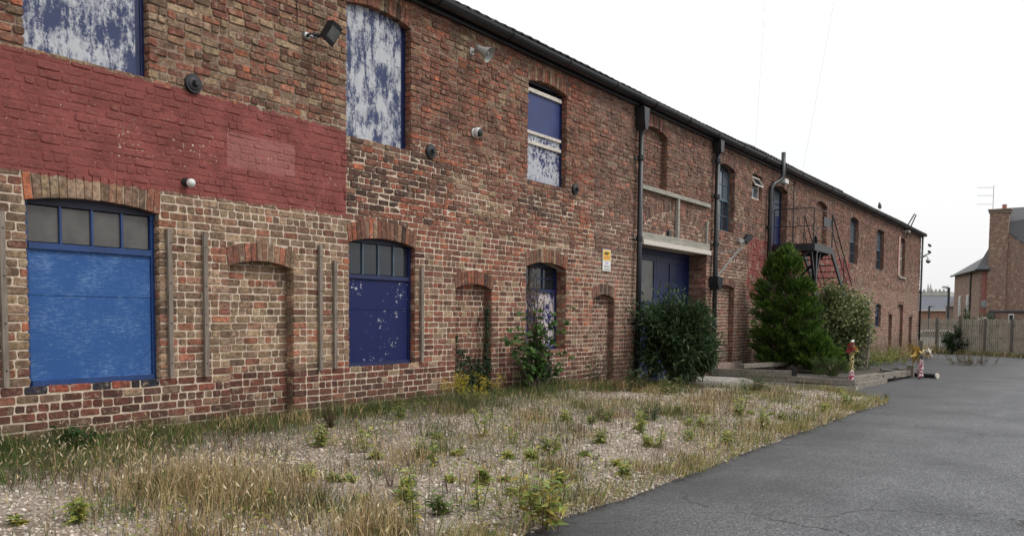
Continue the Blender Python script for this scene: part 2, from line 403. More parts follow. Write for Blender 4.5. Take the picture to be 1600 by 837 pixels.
# (x0, x1, zbottom, zspring, rise, ring, depth, kind)
OP = []
def opening(key, x0, x1, zb, zs, rise, ring=.225, depth=.12):
    OP.append(dict(k=key, x0=x0, x1=x1, zb=snap(zb) if zb > -.7 else -.9, zs=zs, rise=rise, ring=ring, d=depth)); return OP[-1]
opening('W1', 4.165, 5.53, .90, 2.63, .07, .24, .07)
opening('W2', 8.352, 9.69, .86, 2.55, .09, .24, .08)
opening('W3', 12.66, 14.02, .98, 2.45, .10, .24, .21)
opening('N1', 6.43, 7.38, -.8, 2.13, .085, .22, .13)
opening('N2', 10.66, 11.62, -.8, 2.0, .09, .22, .14)
opening('N3', 15.05, 15.98, -.8, 1.93, .10, .22, .14)
opening('U1', 4.18, 5.45, 4.03, 5.63, .09, .24, .07)
opening('U2', 8.31, 9.59, 3.96, 5.65, .09, .24, .10)
opening('U3', 12.66, 13.96, 3.93, 5.62, .09, .24, .10)
opening('UN4', 17.08, 18.45, 4.40, 5.62, .13, .24, .15)
opening('DOOR', 17.14, 20.96, -.8, 3.16, 0, 0, .46)
opening('U5', 21.56, 22.87, 3.88, 5.48, .12, .24, .16)
opening('U6', 24.25, 25.08, 4.96, 5.66, 0, 0, .08)
opening('UD', 26.15, 27.6, 3.80, 5.50, .12, .24, .2)
opening('N4', 21.66, 23.03, -.8, 2.34, .11, .22, .15)
opening('UB', 30.9, 32.35, 3.9, 5.56, .13, .24, .15)
opening('U7', 35.85, 37.3, 3.82, 5.50, .12, .24, .15)
opening('U8', 40.75, 42.35, 3.8, 5.50, .05, 0, .15)
opening('U9', 46.0, 47.5, 3.68, 5.46, .12, .24, .15)
opening('LB1', 26.2, 27.6, -.8, 2.3, .1, .22, .14)
opening('LB2', 30.9, 32.3, -.8, 2.3, .1, .22, .14)
opening('FW', 41.0, 42.2, 1.2, 2.2, .05, 0, .12)
opening('FN1', 43.9, 44.8, -.8, 1.72, .08, .2, .14)
opening('FN2', 46.0, 47.55, -.8, 2.2, .1, .2, .14)
opening('FN3', 49.15, 50.1, -.8, 1.62, .08, .2, .14)
OPK = {o['k']: o for o in OP}
def arch_z(o, x):
    xm = (o['x0']+o['x1'])/2; hw = (o['x1']-o['x0'])/2
    return o['zs']+o['rise']*(1-((x-xm)/hw)**2)
# old cart arch over the doorway, flush in the brickwork
CART = dict(k='CART', x0=17.2, x1=20.75, zb=9, zs=3.55, rise=.48, ring=.235, d=0)

# solid wall core with real openings: 2D curve fill -> mesh
cu = bpy.data.curves.new('core', 'CURVE'); cu.dimensions = '2D'; cu.fill_mode = 'BOTH'; cu.extrude = .25
def spl(pts):
    s = cu.splines.new('POLY'); s.points.add(len(pts)-1)
    for q, (x, z) in zip(s.points, pts): q.co = (x, z, 0, 1)
    s.use_cyclic_u = True
spl([(WX0, -1.0), (WX1, -1.0), (WX1, WZT), (WX0, WZT)])
e_ = .012
for o in OP:
    zb = o['zb']-e_ if o['zb'] > -.7 else -.95
    pts = [(o['x0']-e_, zb), (o['x1']+e_, zb)]
    if o['rise'] > 0:
        for i in range(9):
            x = o['x1']+(o['x0']-o['x1'])*i/8
            pts.append((x+(e_ if i == 0 else -e_ if i == 8 else 0), arch_z(o, x)+e_))
    else: pts += [(o['x1']+e_, o['zs']+e_), (o['x0']-e_, o['zs']+e_)]
    spl(pts)
tmp = bpy.data.objects.new('core', cu); col.objects.link(tmp); dg = bpy.context.evaluated_depsgraph_get()
me = bpy.data.meshes.new_from_object(tmp.evaluated_get(dg)); bpy.data.objects.remove(tmp)
co = np.zeros(len(me.vertices)*3, np.float32); me.vertices.foreach_get('co', co); co = co.reshape(-1, 3)
co = np.stack([co[:, 0], .25-co[:, 2], co[:, 1]], 1)-np.array([26, 0, 0]); me.vertices.foreach_set('co', co.astype(np.float32).ravel())
me.flip_normals(); me.name = 'wall'; me.update(); me.materials.clear()
WALL = add('wall', me, MM, BW, (26, 0, 0))

def desat(c, a): m_ = .3*c[0]+.55*c[1]+.15*c[2]; return tuple((v+(m_-v)*a)*1.18 for v in c)
PAL = {k_: [desat(s2l(c), .14 if k_ == 'B' else .06) for c in cs] for k_, cs in dict(
    A=[(158,134,106),(170,146,118),(150,124,98),(132,106,84),(166,140,110),(112,90,72),(146,104,82),(168,92,68),(100,80,66),(140,118,96),(125,98,80)],
    B=[(136,74,58),(116,62,50),(150,80,60),(86,54,46),(72,50,44),(126,92,74),(160,86,64),(125,68,54),(104,60,50)],
    Cc=[(142,90,72),(126,80,66),(184,102,70),(152,122,96),(108,76,64),(92,64,56),(152,94,74),(124,96,78),(136,84,66),(205,112,74),(118,88,72)],
    Dd=[(92,66,56),(80,58,50),(106,76,64),(156,88,64),(66,52,48),(98,70,60)],
    Ee=[(164,94,70),(150,86,66),(182,102,72),(134,80,64),(116,76,62),(146,100,80)],
    K=[(34,36,48),(40,42,54),(30,32,42),(140,72,56),(44,44,52)]).items()}
for k_, cm in (('A', .40), ('B', .40), ('Cc', .42), ('Dd', .2), ('Ee', .35)):
    mean = tuple(sum(c[i] for c in PAL[k_])/len(PAL[k_]) for i in range(3))
    sc_k = dict(B=.74, Cc=.80, Ee=.8, A=.88, Dd=.85).get(k_, 1.)
    PAL[k_] = [tuple((c[i]+(mean[i]-c[i])*cm)*sc_k for i in range(3)) for c in PAL[k_]]
PW = dict(Cc=[1,1,.4,.6,1,1,1,.8,1,.12,.9])
def bcol(x, z, key=None):
    r = random.random(); pt = sin(x*1.9+2*sin(z*1.7))*cos(z*2.3-x*.7)+.5*sin(x*.8+z*3.1)
    if key is None and x > 8.4 and z > .9 and abs(pt) > .75 and r < (.65 if x < 15 else .35): key = 'A' if pt > 0 else 'Ee'
    if key is None:
        if x < 8.33 and z > 4.0: key = 'A' if r < .5 else 'Cc'
        elif 8.3 < x < 10.6 and 2.85 < z < 3.98: key = 'Dd' if r < .8 else 'Cc'
        elif 12.4 < x < 14.2 and 3.3 < z < 3.95: key = 'Dd' if r < .6 else 'Cc'
        elif .80 < z < .9 and 4.1 < x < 5.6: key = 'K'
        elif z < .92 and x < 16: key = 'B' if r < .85 else 'A'
        elif x < 8.33: key = 'A' if r < .90-.3*max(0, (1.5-z)) else 'Cc'
        elif x < 16 and z < 2.9: key = 'A' if r < .3 else ('B' if r < .5 else 'Cc')
        else: key = 'Cc'
    c = random.choices(PAL[key], PW.get(key))[0]; f = random.uniform(.78, 1.2)
    if x > 15: m_ = sum(c)/3; c = tuple((v+(m_-v)*.22)*.98 for v in c)
    return (c[0]*f, c[1]*f*random.uniform(.95, 1.05), c[2]*f)
def proud(x, z):
    if z < 2.9: return random.uniform(.004, .009)
    if x < 8.3 and z < 4: return random.choice((.001, .003, .005, .008))+random.uniform(0, .002)
    return random.choice((.003, .006, .010, .014, .018, .022))+random.uniform(-.002, .002)
def add_brick(G, x0, x1, z0, z1, yf, yb, c, jit=.005):
    ch = min(.013, (x1-x0)*.12, (z1-z0)*.2)
    o = [(x0+ch,z0),(x1-ch,z0),(x1,z0+ch),(x1,z1-ch),(x1-ch,z1),(x0+ch,z1),(x0,z1-ch),(x0,z0+ch)]
    n = len(G.v); xm = (x0+x1)/2; zm = (z0+z1)/2; R = random.uniform
    o = [(a+R(-jit, jit), b_+R(-jit, jit)) for a, b_ in o]
    tx, tz = R(-.003, .003), R(-.002, .002)
    G.v += [(xm+(a-xm)*(1-.016/(x1-x0)), yf+tx*(1 if a > xm else -1)+tz*(1 if b_ > zm else -1), zm+(b_-zm)*(1-.014/(z1-z0))) for a, b_ in o]
    G.v += [(a, yf+.006, b_) for a, b_ in o]+[(a, yb, b_) for a, b_ in o]
    G.f.append(tuple(n+i for i in range(8))); G.c.append(c)
    for r in (0, 8):
        for i in range(8):
            j = (i+1) % 8; G.f.append((n+r+i, n+r+8+i, n+r+8+j, n+r+j)); G.c.append(c)
BR = []      # all front bricks (x0,x1,z0,z1,yf,yb,c)
MORT = .0115
def lay_row(xa, xb, z0, z1, row, yp, left_open, right_open, key=None, rv=.11):
    header = row % 4 == 1; x = xa
    if not left_open: x -= random.uniform(0, .2)
    while x < xb-.03:
        r = random.random()
        ln = .108 if (header and r < .9) or r < .10 else .219
        ln *= random.uniform(.95, 1.05)
        x1 = x+ln
        if xb-x1 < .06: x1 = xb
        s0 = max(x, xa); 
        if x1 > xb: x1 = xb
        zz = (z0+z1)/2; pr = proud((s0+x1)/2, zz)
        yb = yp+.02
        if x1-s0 > .02:
            last = x1 >= xb-1e-6
            if last and right_open or (left_open and s0 <= xa+1e-6): yb = yp+rv*(1 if row % 2 else .94)
            dz = .0035*sin(s0*1.3+z0*2)+random.uniform(-.002, .002)
            BR.append((s0+MORT/2*(0 if s0 == xa and left_open else 1), x1-(0 if last and right_open else MORT/2), z0+MORT/2+dz, z1-MORT/2+dz, yp-pr, yb, bcol((s0+x1)/2, zz, key)))
            if rv > .3 and yb > yp+.3:          # deep doorway: a second header behind
                a = BR.pop(); BR.append(a[:5]+(yp+.22,)+a[6:]); BR.append(a[:4]+(yp+.232, yp+rv-.005, bcol(s0, zz, key)))
        x = x1
        if x1 >= xb: break
def blocked(z):
    out = []
    for o in OP+[CART]:
        x0, x1, zs, rg, rise = o['x0'], o['x1'], o['zs'], o['ring'], o['rise']
        if o['k'] != 'CART' and o['zb'] < z < zs: out.append((x0, x1, o)); continue
        top = zs+rise+rg
        if zs <= z < top:
            if o['k'] == 'CART':     # ring only
                xm = (x0+x1)/2; hw = (x1-x0)/2
                def hwz(zz, base, q): return 0 if zz > base+rise else q*sqrt(max(0, 1-max(0, zz-base)/rise))
                ho = hwz(z, zs+rg*.6, hw+.12); hi = hwz(z, zs, hw)
                if hi <= 0: out.append((xm-ho, xm+ho, o))
                else: out += [(xm-ho, xm-hi, o), (xm+hi, xm+ho, o)]
                continue
            hw = (x1-x0)/2; xm = (x0+x1)/2
            if z < zs+rg: out.append((x0-.03, x1+.03, o))
            elif rise > 0:
                h = hw*sqrt(max(0, 1-(z-zs-rg)/rise)); out.append((xm-h, xm+h, o))
    return sorted(out, key=lambda q: q[0])
row = 0
while True:
    z0 = C0+CH*row; z1 = z0+CH
    if z1 > WZT+.02: break
    zm = (z0+z1)/2; x = WX0; lo = False; pdep = .1
    bl = blocked(zm)
    for a, b_, o in bl:
        jamb = zm < o['zs'] and o['k'] != 'CART'
        if a > x: lay_row(x, a, z0, z1, row, 0, lo, jamb, rv=max(.1, o['d'] if jamb else .1))
        x = max(x, b_); lo = jamb
        if jamb and o['k'] == 'DOOR': DOORROW = True
    # left end of the last run keeps its own jamb depth
    if x < WX1: lay_row(x, WX1, z0, z1, row, 0, lo, True, rv=.11)
    row += 1
# right-hand reveals (seen from the yard): line them with brick ends to the window depth
REV = []
for o in OP:
    r0 = int(round((max(o['zb'], -.81)-C0)/CH)); r1 = int((o['zs']-C0)/CH)
    for r in range(r0, r1+1):
        z0 = C0+CH*r+MORT/2; z1 = C0+CH*(r+1)-MORT/2
        if (z0+z1)/2 > o['zs']: continue
        y = .012
        while y < o['d']-.02:
            ln = .105 if (r+int(y*10)) % 2 == 0 else .21
            y1 = min(y+ln, o['d']); REV.append((o['x1'], y, y1-.008, z0, z1, bcol(o['x1']+.1, (z0+z1)/2))); y = y1+.004
# niches: brick infill set back
for k_ in ('N1', 'N2', 'N3', 'UN4', 'N4', 'UB', 'LB1', 'LB2', 'FN1', 'FN2', 'FN3'):
    o = OPK[k_]; zb = o['zb'] if o['zb'] > -.7 else C0; r = int(round((zb-C0)/CH))
    while C0+CH*r < o['zs']+o['rise']+.03:
        z0 = C0+CH*r; lay_row(o['x0']-.03, o['x1']+.03, z0, z0+CH, r+1, o['d'], False, False, key='A' if k_ == 'N1' and z0 > 1 else None); r += 1
NICHE = Geo()
for k_ in ('N1', 'N2', 'N3', 'UN4', 'N4', 'UB', 'LB1', 'LB2', 'FN1', 'FN2', 'FN3'):
    o = OPK[k_]; NICHE = Geo(); NICHE.box(o['x0']-.008, o['x1']+.008, o['d'], o['d']+.2, max(o['zb'], -.9), o['zs']+o['rise']+.008); NICHE.build('niche_infill', MM, BW)

# infill of the cart arch is in the rows already; gather voussoirs
AR = []      # (list of 4 corner (x,z), yf, colour, key)
for o in OP+[CART]:
    if o['ring'] <= 0: continue
    x0, x1, rise, rg = o['x0']-.02, o['x1']+.02, max(o['rise'], .02), o['ring']
    n = max(5, int(round((x1-x0)/.081))); xm = (x0+x1)/2; hw = (x1-x0)/2
    R_ = (hw*hw+rise*rise)/(2*rise); zc = o['zs']+rise-R_; A0 = math.asin(hw/R_)
    for i in range(n):
        a0 = -A0+2*A0*i/n; a1 = -A0+2*A0*(i+1)/n; g_ = .0045/R_
        rr = rg+random.uniform(-.01, .008); a0 += g_; a1 -= g_
        fl = .45 if o['k'] != 'CART' else 1.
        q = [(xm+R_*sin(a0), zc+R_*cos(a0)), (xm+R_*sin(a1), zc+R_*cos(a1)), (xm+R_*sin(a1)+rr*sin(a1)*fl, zc+R_*cos(a1)+rr), (xm+R_*sin(a0)+rr*sin(a0)*fl, zc+R_*cos(a0)+rr)]
        AR.append((q, -random.uniform(.008, .016), bcol(xm, o['zs'], ('Cc' if random.random() < .6 else 'Dd' if random.random() < .5 else 'A') if xm > 8 else ('A' if random.random() < .85 else 'Cc')), o['k']))
def add_vouss(G, q, yf, c, yb=.06):
    cx = sum(p[0] for p in q)/4; cz = sum(p[1] for p in q)/4; R = random.uniform
    q = [(x+R(-.003, .003), z+R(-.003, .003)) for x, z in q]; n = len(G.v)
    G.v += [(cx+(x-cx)*.9, yf, cz+(z-cz)*.96) for x, z in q]+[(x, yf+.006, z) for x, z in q]+[(x, yb, z) for x, z in q]
    G.f.append((n, n+1, n+2, n+3)); G.c.append(c)
    for r in (0, 4):
        for i in range(4):
            j = (i+1) % 4; G.f.append((n+r+i, n+r+4+i, n+r+4+j, n+r+j)); G.c.append(c)
# the 300 bricks that show largest are parts of their own, the rest one mesh
def parea(b_):
    x0, x1, z0, z1, yf = b_[:5]; u0, v0 = proj((x0, yf, z0)); u1, v1 = proj((x1, yf, z1))
    if u0 < 2 or u1 > 1598 or min(v0, v1) < 2 or max(v0, v1) > 680: return 0
    return abs(u1-u0)*abs(v1-v0)
order = sorted(range(len(BR)), key=lambda i: -parea(BR[i])); single = set(order[:300])
G = Geo()
for i, b_ in enumerate(BR):
    if i in single:
        Q = Geo(); add_brick(Q, *b_); Q.build('brick', MB, WALL, ((b_[0]+b_[1])/2, 0, (b_[2]+b_[3])/2))
    else: add_brick(G, *b_)
for x, y0, y1, z0, z1, c in REV:
    G.box(x-.009, x+.02, y0, y1, z0, z1, c)
ars = sorted(range(len(AR)), key=lambda i: AR[i][0][0][0]); sa = set(i for i in ars if AR[i][3] in ('W1', 'W2', 'W3', 'N1', 'N2', 'N3', 'U2', 'U3', 'U1'))
for i, (q, yf, c, kk) in enumerate(AR):
    if i in sa:
        Q = Geo(); add_vouss(Q, q, yf, c, .1); Q.build('arch_brick', MB, WALL, (q[0][0], 0, q[0][1]))
    else: add_vouss(G, q, yf, c, .0 if kk == 'CART' else .1)
stuff(G.build('brickwork', MB, WALL))

# body of the building behind the facade: other walls, roof
mB, t, b = M('plain brick face'); k = NT(t); tcn = k.n('TexCoord'); bt = k.n('TexBrick')
mpn = k.n('Mapping'); mpn.inputs['Rotation'].default_value = (pi/2, 0, 0); k.l(tcn.outputs['Object'], mpn.inputs[0]); k.l(mpn.outputs[0], bt.inputs['Vector'])
bt.inputs['Scale'].default_value = 1; bt.inputs['Brick Width'].default_value = .23; bt.inputs['Row Height'].default_value = .085; bt.inputs['Mortar Size'].default_value = .008
bt.inputs['Color1'].default_value = (.22, .11, .08, 1); bt.inputs['Color2'].default_value = (.13, .08, .06, 1); bt.inputs['Mortar'].default_value = (.3, .24, .19, 1)
k.l(bt.outputs[0], b.inputs['Base Color']); b.inputs['Roughness'].default_value = .9
Geo().box(WX1-.4, WX1-.01, .5, 9, -1, WZT-.03).build('end_wall', mB, BW)
Geo().box(WX0, WX1, 9, 9.4, -1, WZT-.03).build('rear_wall', mB, BW)
Geo().box(WX0+.01, WX0+.4, .5, 9, -1, WZT-.03).build('end_wall', mB, BW)
M_tile = simple('lichened pantile', (.075, .062, .055), .9, .6, 25, 0, .01)
def lichen():
    m, t, b = M('lichen spotted clay tile'); k = NT(t); p = k.pos()
    c = k.mix(k.ramp(k.noise(p, 9, 6, .7), .56, .66), (.035, .031, .03), (.30, .29, .25)); k.l(c, b.inputs['Base Color']); b.inputs['Roughness'].default_value = .95
    k.bump(k.noise(p, 30, 4), .7, .01, b); return m
M_lich = lichen()
ZE = 6.235
rf = Geo(); rf.prism([(0, 0)]*3, 0, 0) if False else None
for a, b_ in (((-.12, ZE-.06), (4.7, 8.45)), ((9.6, ZE-.06), (4.7, 8.45))):
    y0, z0 = a; y1, z1 = b_
    rf.face([(WX0-.1, y0, z0), (WX1+.15, y0, z0), (WX1+.15, y1, z1), (WX0-.1, y1, z1)])
    rf.face([(WX0-.1, y0, z0-.05), (WX1+.15, y0, z0-.05), (WX1+.15, y1, z1-.05), (WX0-.1, y1, z1-.05)])
ROOF = rf.build('roof', M_tile, BW)
# eaves course of pantiles, each its own tile
def mk_tile(AMP):
  tile = Geo()
  for i in range(8):
      t0, t1 = i/8, (i+1)/8
      def zt(t): return AMP*sin(2*pi*t)+.0
      x0, x1 = -.125+.25*t0, -.125+.25*t1
      sl_ = .47
      tile.face([(x0, -.12, zt(t0)), (x1, -.12, zt(t1)), (x1, .28, zt(t1)+.4*sl_), (x0, .28, zt(t0)+.4*sl_)])
      tile.face([(x0, -.12, zt(t0)-.022), (x0, -.12, zt(t0)), (x1, -.12, zt(t1)), (x1, -.12, zt(t1)-.022)][::-1])
      tile.face([(x0, -.12, zt(t0)-.022), (x1, -.12, zt(t1)-.022), (x1, .28, zt(t1)+.4*sl_-.022), (x0, .28, zt(t0)+.4*sl_-.022)][::-1])
  me0 = bpy.data.meshes.new('roof_tile'); me0.from_pydata(tile.v, [], tile.f); me0.materials.append(M_lich); return me0
t_flat, t_wave = mk_tile(.007), mk_tile(.03); x = 6.0
while x < WX1+.1:
    zz = ZE-.02+.008*sin(x*.6)+random.uniform(-.004, .004)
    add('roof_tile', t_wave if 23.5 < x < 33.5 else t_flat, None, ROOF, (x, -.15, zz+(.015 if 23.5 < x < 33.5 else 0))); x += .245
# soffit board, gutter
Geo().box(WX0, WX1+.05, -.095, -.02, 6.02, 6.20).build('fascia_board', M_gut, BW)
gt = Geo()
prof = [(-.105*cos(a), -.105*sin(a)) for a in np.linspace(0, pi, 9)]
pr2 = [(-.097*cos(a), -.097*sin(a)) for a in np.linspace(pi, 0, 9)]
pp = prof+pr2; xs = np.linspace(WX0, WX1+.12, 54); n0 = 0
for i, x in enumerate(xs):
    dz = .006*sin(x*.8)
    gt.v += [(x, -.19+y, 6.165+dz+z) for y, z in pp]
m_ = len(pp)
for i in range(len(xs)-1):
    for j in range(m_):
        j2 = (j+1) % m_; gt.f.append((i*m_+j, (i+1)*m_+j, (i+1)*m_+j2, i*m_+j2)); gt.c.append(None)
GUT = gt.build('gutter', M_gut, BW, smooth=False)
for x in np.arange(6.3, 52, 1.83):
    gc = Geo(); gc.tube([(x, -.19-.11*cos(a), 6.165-.11*sin(a)) for a in np.linspace(-.1, pi+.1, 9)], .012, 5); gc.build('gutter_joint', M_gut, GUT)

# ---------------------------------------------------------------- windows
M_b1 = peel('sun faded blue board', (.022, .075, .235), (.17, .29, .50), .50, (11, 9, 95), .14, (.028, .095, .28))
M_b2 = peel('navy board with flaked paint', (.0075, .0125, .068), (.55, .53, .57), .572, (11, 9, 13), .015, (.009, .016, .085))
M_b3 = peel('navy board with white streaks', (.034, .045, .11), (.52, .53, .56), .462, (10, 9, 3.4), .075, (.045, .056, .125))
M_b4 = peel('navy board flaking to grey', (.03, .034, .11), (.48, .49, .53), .47, (14, 9, 10), .03)
M_b5 = peel('flaked board by creeper', (.022, .026, .10), (.55, .49, .49), .49, (9, 9, 6), .02)
HEADS = []
def win(o, frame_m, fr=.055, name='window', head=None, sill=.05):
    d = o['d']; x0, x1, zb = o['x0']-.006, o['x1']+.006, o['zb']-.006; zt = o['zs']+o['rise']+.008
    G = Geo(); y0, y1 = d, d+.07
    zh = o['zs']-(head if head is not None else .0)
    G.box(x0, x0+fr, y0, y1, zb, zt); G.box(x1-fr, x1, y0, y1, zb, zt)
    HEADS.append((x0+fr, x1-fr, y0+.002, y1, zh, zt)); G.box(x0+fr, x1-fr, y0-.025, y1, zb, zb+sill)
    return G, x0+fr, x1-fr, zb+sill, zh, d
def panes(wn, x0, x1, z0, z1, n, d, barm, glass, rows=1, bw=.022):
    for i in range(n):
        a = x0+(x1-x0)*i/n; c = x0+(x1-x0)*(i+1)/n
        for j in range(rows):
            za = z0+(z1-z0)*j/rows; zc = z0+(z1-z0)*(j+1)/rows
            Geo().box(a+bw/2, c-bw/2, d+.03, d+.036, za+bw/2, zc-bw/2).build('pane', glass, wn)
        if i: Geo().box(a-bw/2, a+bw/2, d+.008, d+.05, z0, z1).build('glazing_bar', barm, wn)
    for j in range(1, rows):
        zc = z0+(z1-z0)*j/rows; Geo().box(x0, x1, d+.012, d+.048, zc-bw/2, zc+bw/2).build('glazing_bar', barm, wn)
def wlabel(n, lab): bpy.data.objects[n]['label'] = lab
# W1
o = OPK['W1']; G, a, c, z0, zh, d = win(o, M_blue, .05, head=.02); W1 = G.build('window', M_blue, BW); wlabel(W1, 'wide blue boarded window with four panes on top')
Geo().box(a, c, d-.012, d+.05, 2.19, 2.25).build('transom', M_blue, W1); panes(W1, a, c, 2.25, zh, 4, d, M_blue, M_pane)
Geo().box(a+.003, c-.003, d+.02, d+.035, z0, 1.745).build('board', M_b1, W1); Geo().box(a+.003, c-.003, d+.018, d+.033, 1.75, 2.19).build('board', M_b1, W1)
# W2
o = OPK['W2']; G, a, c, z0, zh, d = win(o, M_navy, .05, head=-.02); W2 = G.build('window', M_navy, BW); wlabel(W2, 'navy boarded window with flaked white paint and four top panes')
Geo().box(a, c, d-.012, d+.05, 2.08, 2.135).build('transom', M_navy, W2); panes(W2, a, c, 2.135, zh, 4, d, M_slate, M_pane2)
Geo().box(a+.003, c-.003, d+.02, d+.035, z0, 1.655).build('board', M_b2, W2); Geo().box(a+.003, c-.003, d+.018, d+.033, 1.66, 2.08).build('board', M_b2, W2)
# W3
o = OPK['W3']; G, a, c, z0, zh, d = win(o, M_navy, .05, head=-.02); W3 = G.build('window', M_navy, BW); wlabel(W3, 'navy flaking boarded window with dead creeper')
Geo().box(a, c, d-.012, d+.05, 2.02, 2.08).build('transom', M_navy, W3); panes(W3, a, c, 2.08, zh, 3, d, M_navy, M_pane2, 2)
Geo().box(a+.003, c-.003, d+.02, d+.035, z0, 2.02).build('board', M_b5, W3)
# U1, U2
for k_ in ('U1', 'U2'):
    o = OPK[k_]; G, a, c, z0, zh, d = win(o, M_navy, .05, head=-.05, sill=.015); n = G.build('window', M_navy, BW)
    wlabel(n, 'upper window boarded with streaky white and navy panel')
    Geo().box(a-.045, c-.07, d-.014, d-.002, z0+.002, zh+.05).build('board', M_b3, n)
    Geo().box(c-.068, c-.001, d+.01, d+.05, z0, zh).build('side_strip', M_navy, n)
# U3
o = OPK['U3']; G, a, c, z0, zh, d = win(o, M_navy, .05, head=-.03, sill=.03); U3 = G.build('window', M_navy, BW); wlabel(U3, 'upper sash window boarded navy above and flaking below')
M_b6 = simple('plain navy panel', (.022, .036, .135), .5, .15, 4)
Geo().box(a, c, d+.02, d+.04, 4.83, 5.52).build('board', M_b6, U3)
Geo().box(a, c, d-.02, d+.03, 5.5, 5.565).build('rail', M_offw, U3); Geo().box(a, c, d-.02, d+.03, 4.78, 4.83).build('rail', M_offw, U3)
Geo().box(a, c, d+.015, d+.03, 4.66, 4.78).build('rail', M_b4, U3); Geo().box(a, c, d-.02, d+.03, 4.60, 4.655).build('rail', M_offw, U3)
Geo().box(a, c, d+.02, d+.035, z0, 4.6).build('board', M_b4, U3)
# sash windows
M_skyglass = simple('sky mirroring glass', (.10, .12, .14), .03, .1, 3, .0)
for k_, lab, fm in (('U5', 'tall blue grey sash window beside the drainpipe', M_slate), ('U7', 'dark sash window right of the stair', M_slate),
                    ('U8', 'square headed sash window near the far end', M_slate), ('U9', 'last upper window below the hoist frame', M_offw),
                    ('FW', 'small blue ground floor window near the far end', M_blue)):
    o = OPK[k_]; G, a, c, z0, zh, d = win(o, fm, .06, head=-.02); n = G.build('window', fm, BW); wlabel(n, lab)
    zm = (z0+zh)/2
    Geo().box(a, c, d-.01, d+.055, zm-.03, zm+.03).build('meeting_rail', fm, n)
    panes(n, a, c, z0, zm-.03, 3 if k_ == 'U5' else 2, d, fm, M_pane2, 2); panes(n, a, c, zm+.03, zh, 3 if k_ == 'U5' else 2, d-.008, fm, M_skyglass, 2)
o = OPK['U6']; G, a, c, z0, zh, d = win(o, M_offw, .06, head=.06); n = G.build('window', M_offw, BW); wlabel(n, 'small white framed window with open top light')
panes(n, a, c, z0, 5.3, 1, d, M_offw, M_skyglass); Geo().box(a, c, d-.01, d+.05, 5.3, 5.34).build('transom', M_offw, n)
sa_ = Geo(); sa_.beam((a, d-.02, 5.585), (c, d-.02, 5.585), .03, .04); sa_.beam((a, d-.14, 5.355), (c, d-.14, 5.355), .03, .04)
sa_.beam((a+.02, d-.02, 5.57), (a+.02, d-.14, 5.37), .04, .03, (1,0,0)); sa_.beam((c-.02, d-.02, 5.57), (c-.02, d-.14, 5.37), .04, .03, (1,0,0))
ts = sa_.build('open_light', M_offw, n); Q = Geo(); Q.face([(a+.04, d-.025, 5.56), (c-.04, d-.025, 5.56), (c-.04, d-.135, 5.375), (a+.04, d-.135, 5.375)]); Q.build('pane', M_pane2, n)
# upper door
o = OPK['UD']; G, a, c, z0, zh, d = win(o, M_navy, .06, head=-.02, sill=.04); n = G.build('upper_door', M_navy, BW); wlabel(n, 'blue upper door with glazed top opening onto the stair platform')
Geo().box(a, c, d+.02, d+.06, z0, 4.75).build('door_panel', M_navy, n); panes(n, a, c, 4.75, zh, 2, d, M_navy, M_skyglass, 2)
Geo().lathe([(0, .03), (.05, .03), (.06, .0)], (a+.1, d+.02, 4.45), (0, -1, 0), 10).build('door_knob', M_steel, n)
# cart doorway
o = OPK['DOOR']; d = .46; G = Geo(); a, c = o['x0']-.006, o['x1']+.006
G.box(a, a+.09, d, d+.1, -.6, 3.17); G.box(c-.09, c, d, d+.1, -.6, 3.17); G.box(a+.09, c-.09, d, d+.1, 3.05, 3.17)
DR = G.build('cart_doorway', M_navy, BW); wlabel(DR, 'wide navy double door set deep under the timber lintel')
nL = 4
for i in range(nL):
    x0 = a+.095+(c-a-.19)*i/nL; x1 = a+.095+(c-a-.19)*(i+1)/nL-.012
    lf = Geo(); lf.box(x0, x0+.12, d+.03, d+.075, -.2, 3.045); lf.box(x1-.12, x1, d+.03, d+.075, -.2, 3.045)
    lf.box(x0+.12, x1-.12, d+.032, d+.075, 2.9, 3.045); lf.box(x0+.12, x1-.12, d+.032, d+.075, 1.75, 1.95); lf.box(x0+.12, x1-.12, d+.032, d+.075, -.2, .1)
    ln = lf.build('door_leaf', M_navy, DR)
    Geo().box(x0+.12, x1-.12, d+.05, d+.07, .1, 1.75).build('lower_panel', M_navy, ln) if False else Geo().box(x0+.12, x1-.12, d+.05, d+.07, .1, 1.75).build('door_panel', M_navy, DR)
    Geo().box(x0+.12, x1-.12, d+.05, d+.07, 1.95, 2.9).build('pane' if i == 1 else 'door_panel', M_pane if i == 1 else M_navy, DR)
Geo().box(17.02, 20.93, -.09, -.018, 3.255, 3.42).build('lintel_beam', M_beam, BW); Geo().box(17.05, 20.95, -.13, -.018, 3.15, 3.252).build('lintel_board', M_offw, BW)
Geo().box(17.02, 20.93, -.10, -.018, 4.33, 4.42).build('timber_rail', M_beam, BW)
Geo().box(18.94, 19.03, -.09, -.018, 3.42, 4.33).build('timber_upright', M_beam, BW); Geo().box(20.80, 20.87, -.07, -.018, 3.42, 3.98).build('timber_upright', M_beam, BW)
Geo().box(17.08, 17.14, -.05, -.018, 3.42, 3.9).build('timber_upright', M_beam, BW)
Geo().box(18.5, 18.62, -.06, -.018, 3.425, 3.56).build('iron_bracket', M_black, BW)
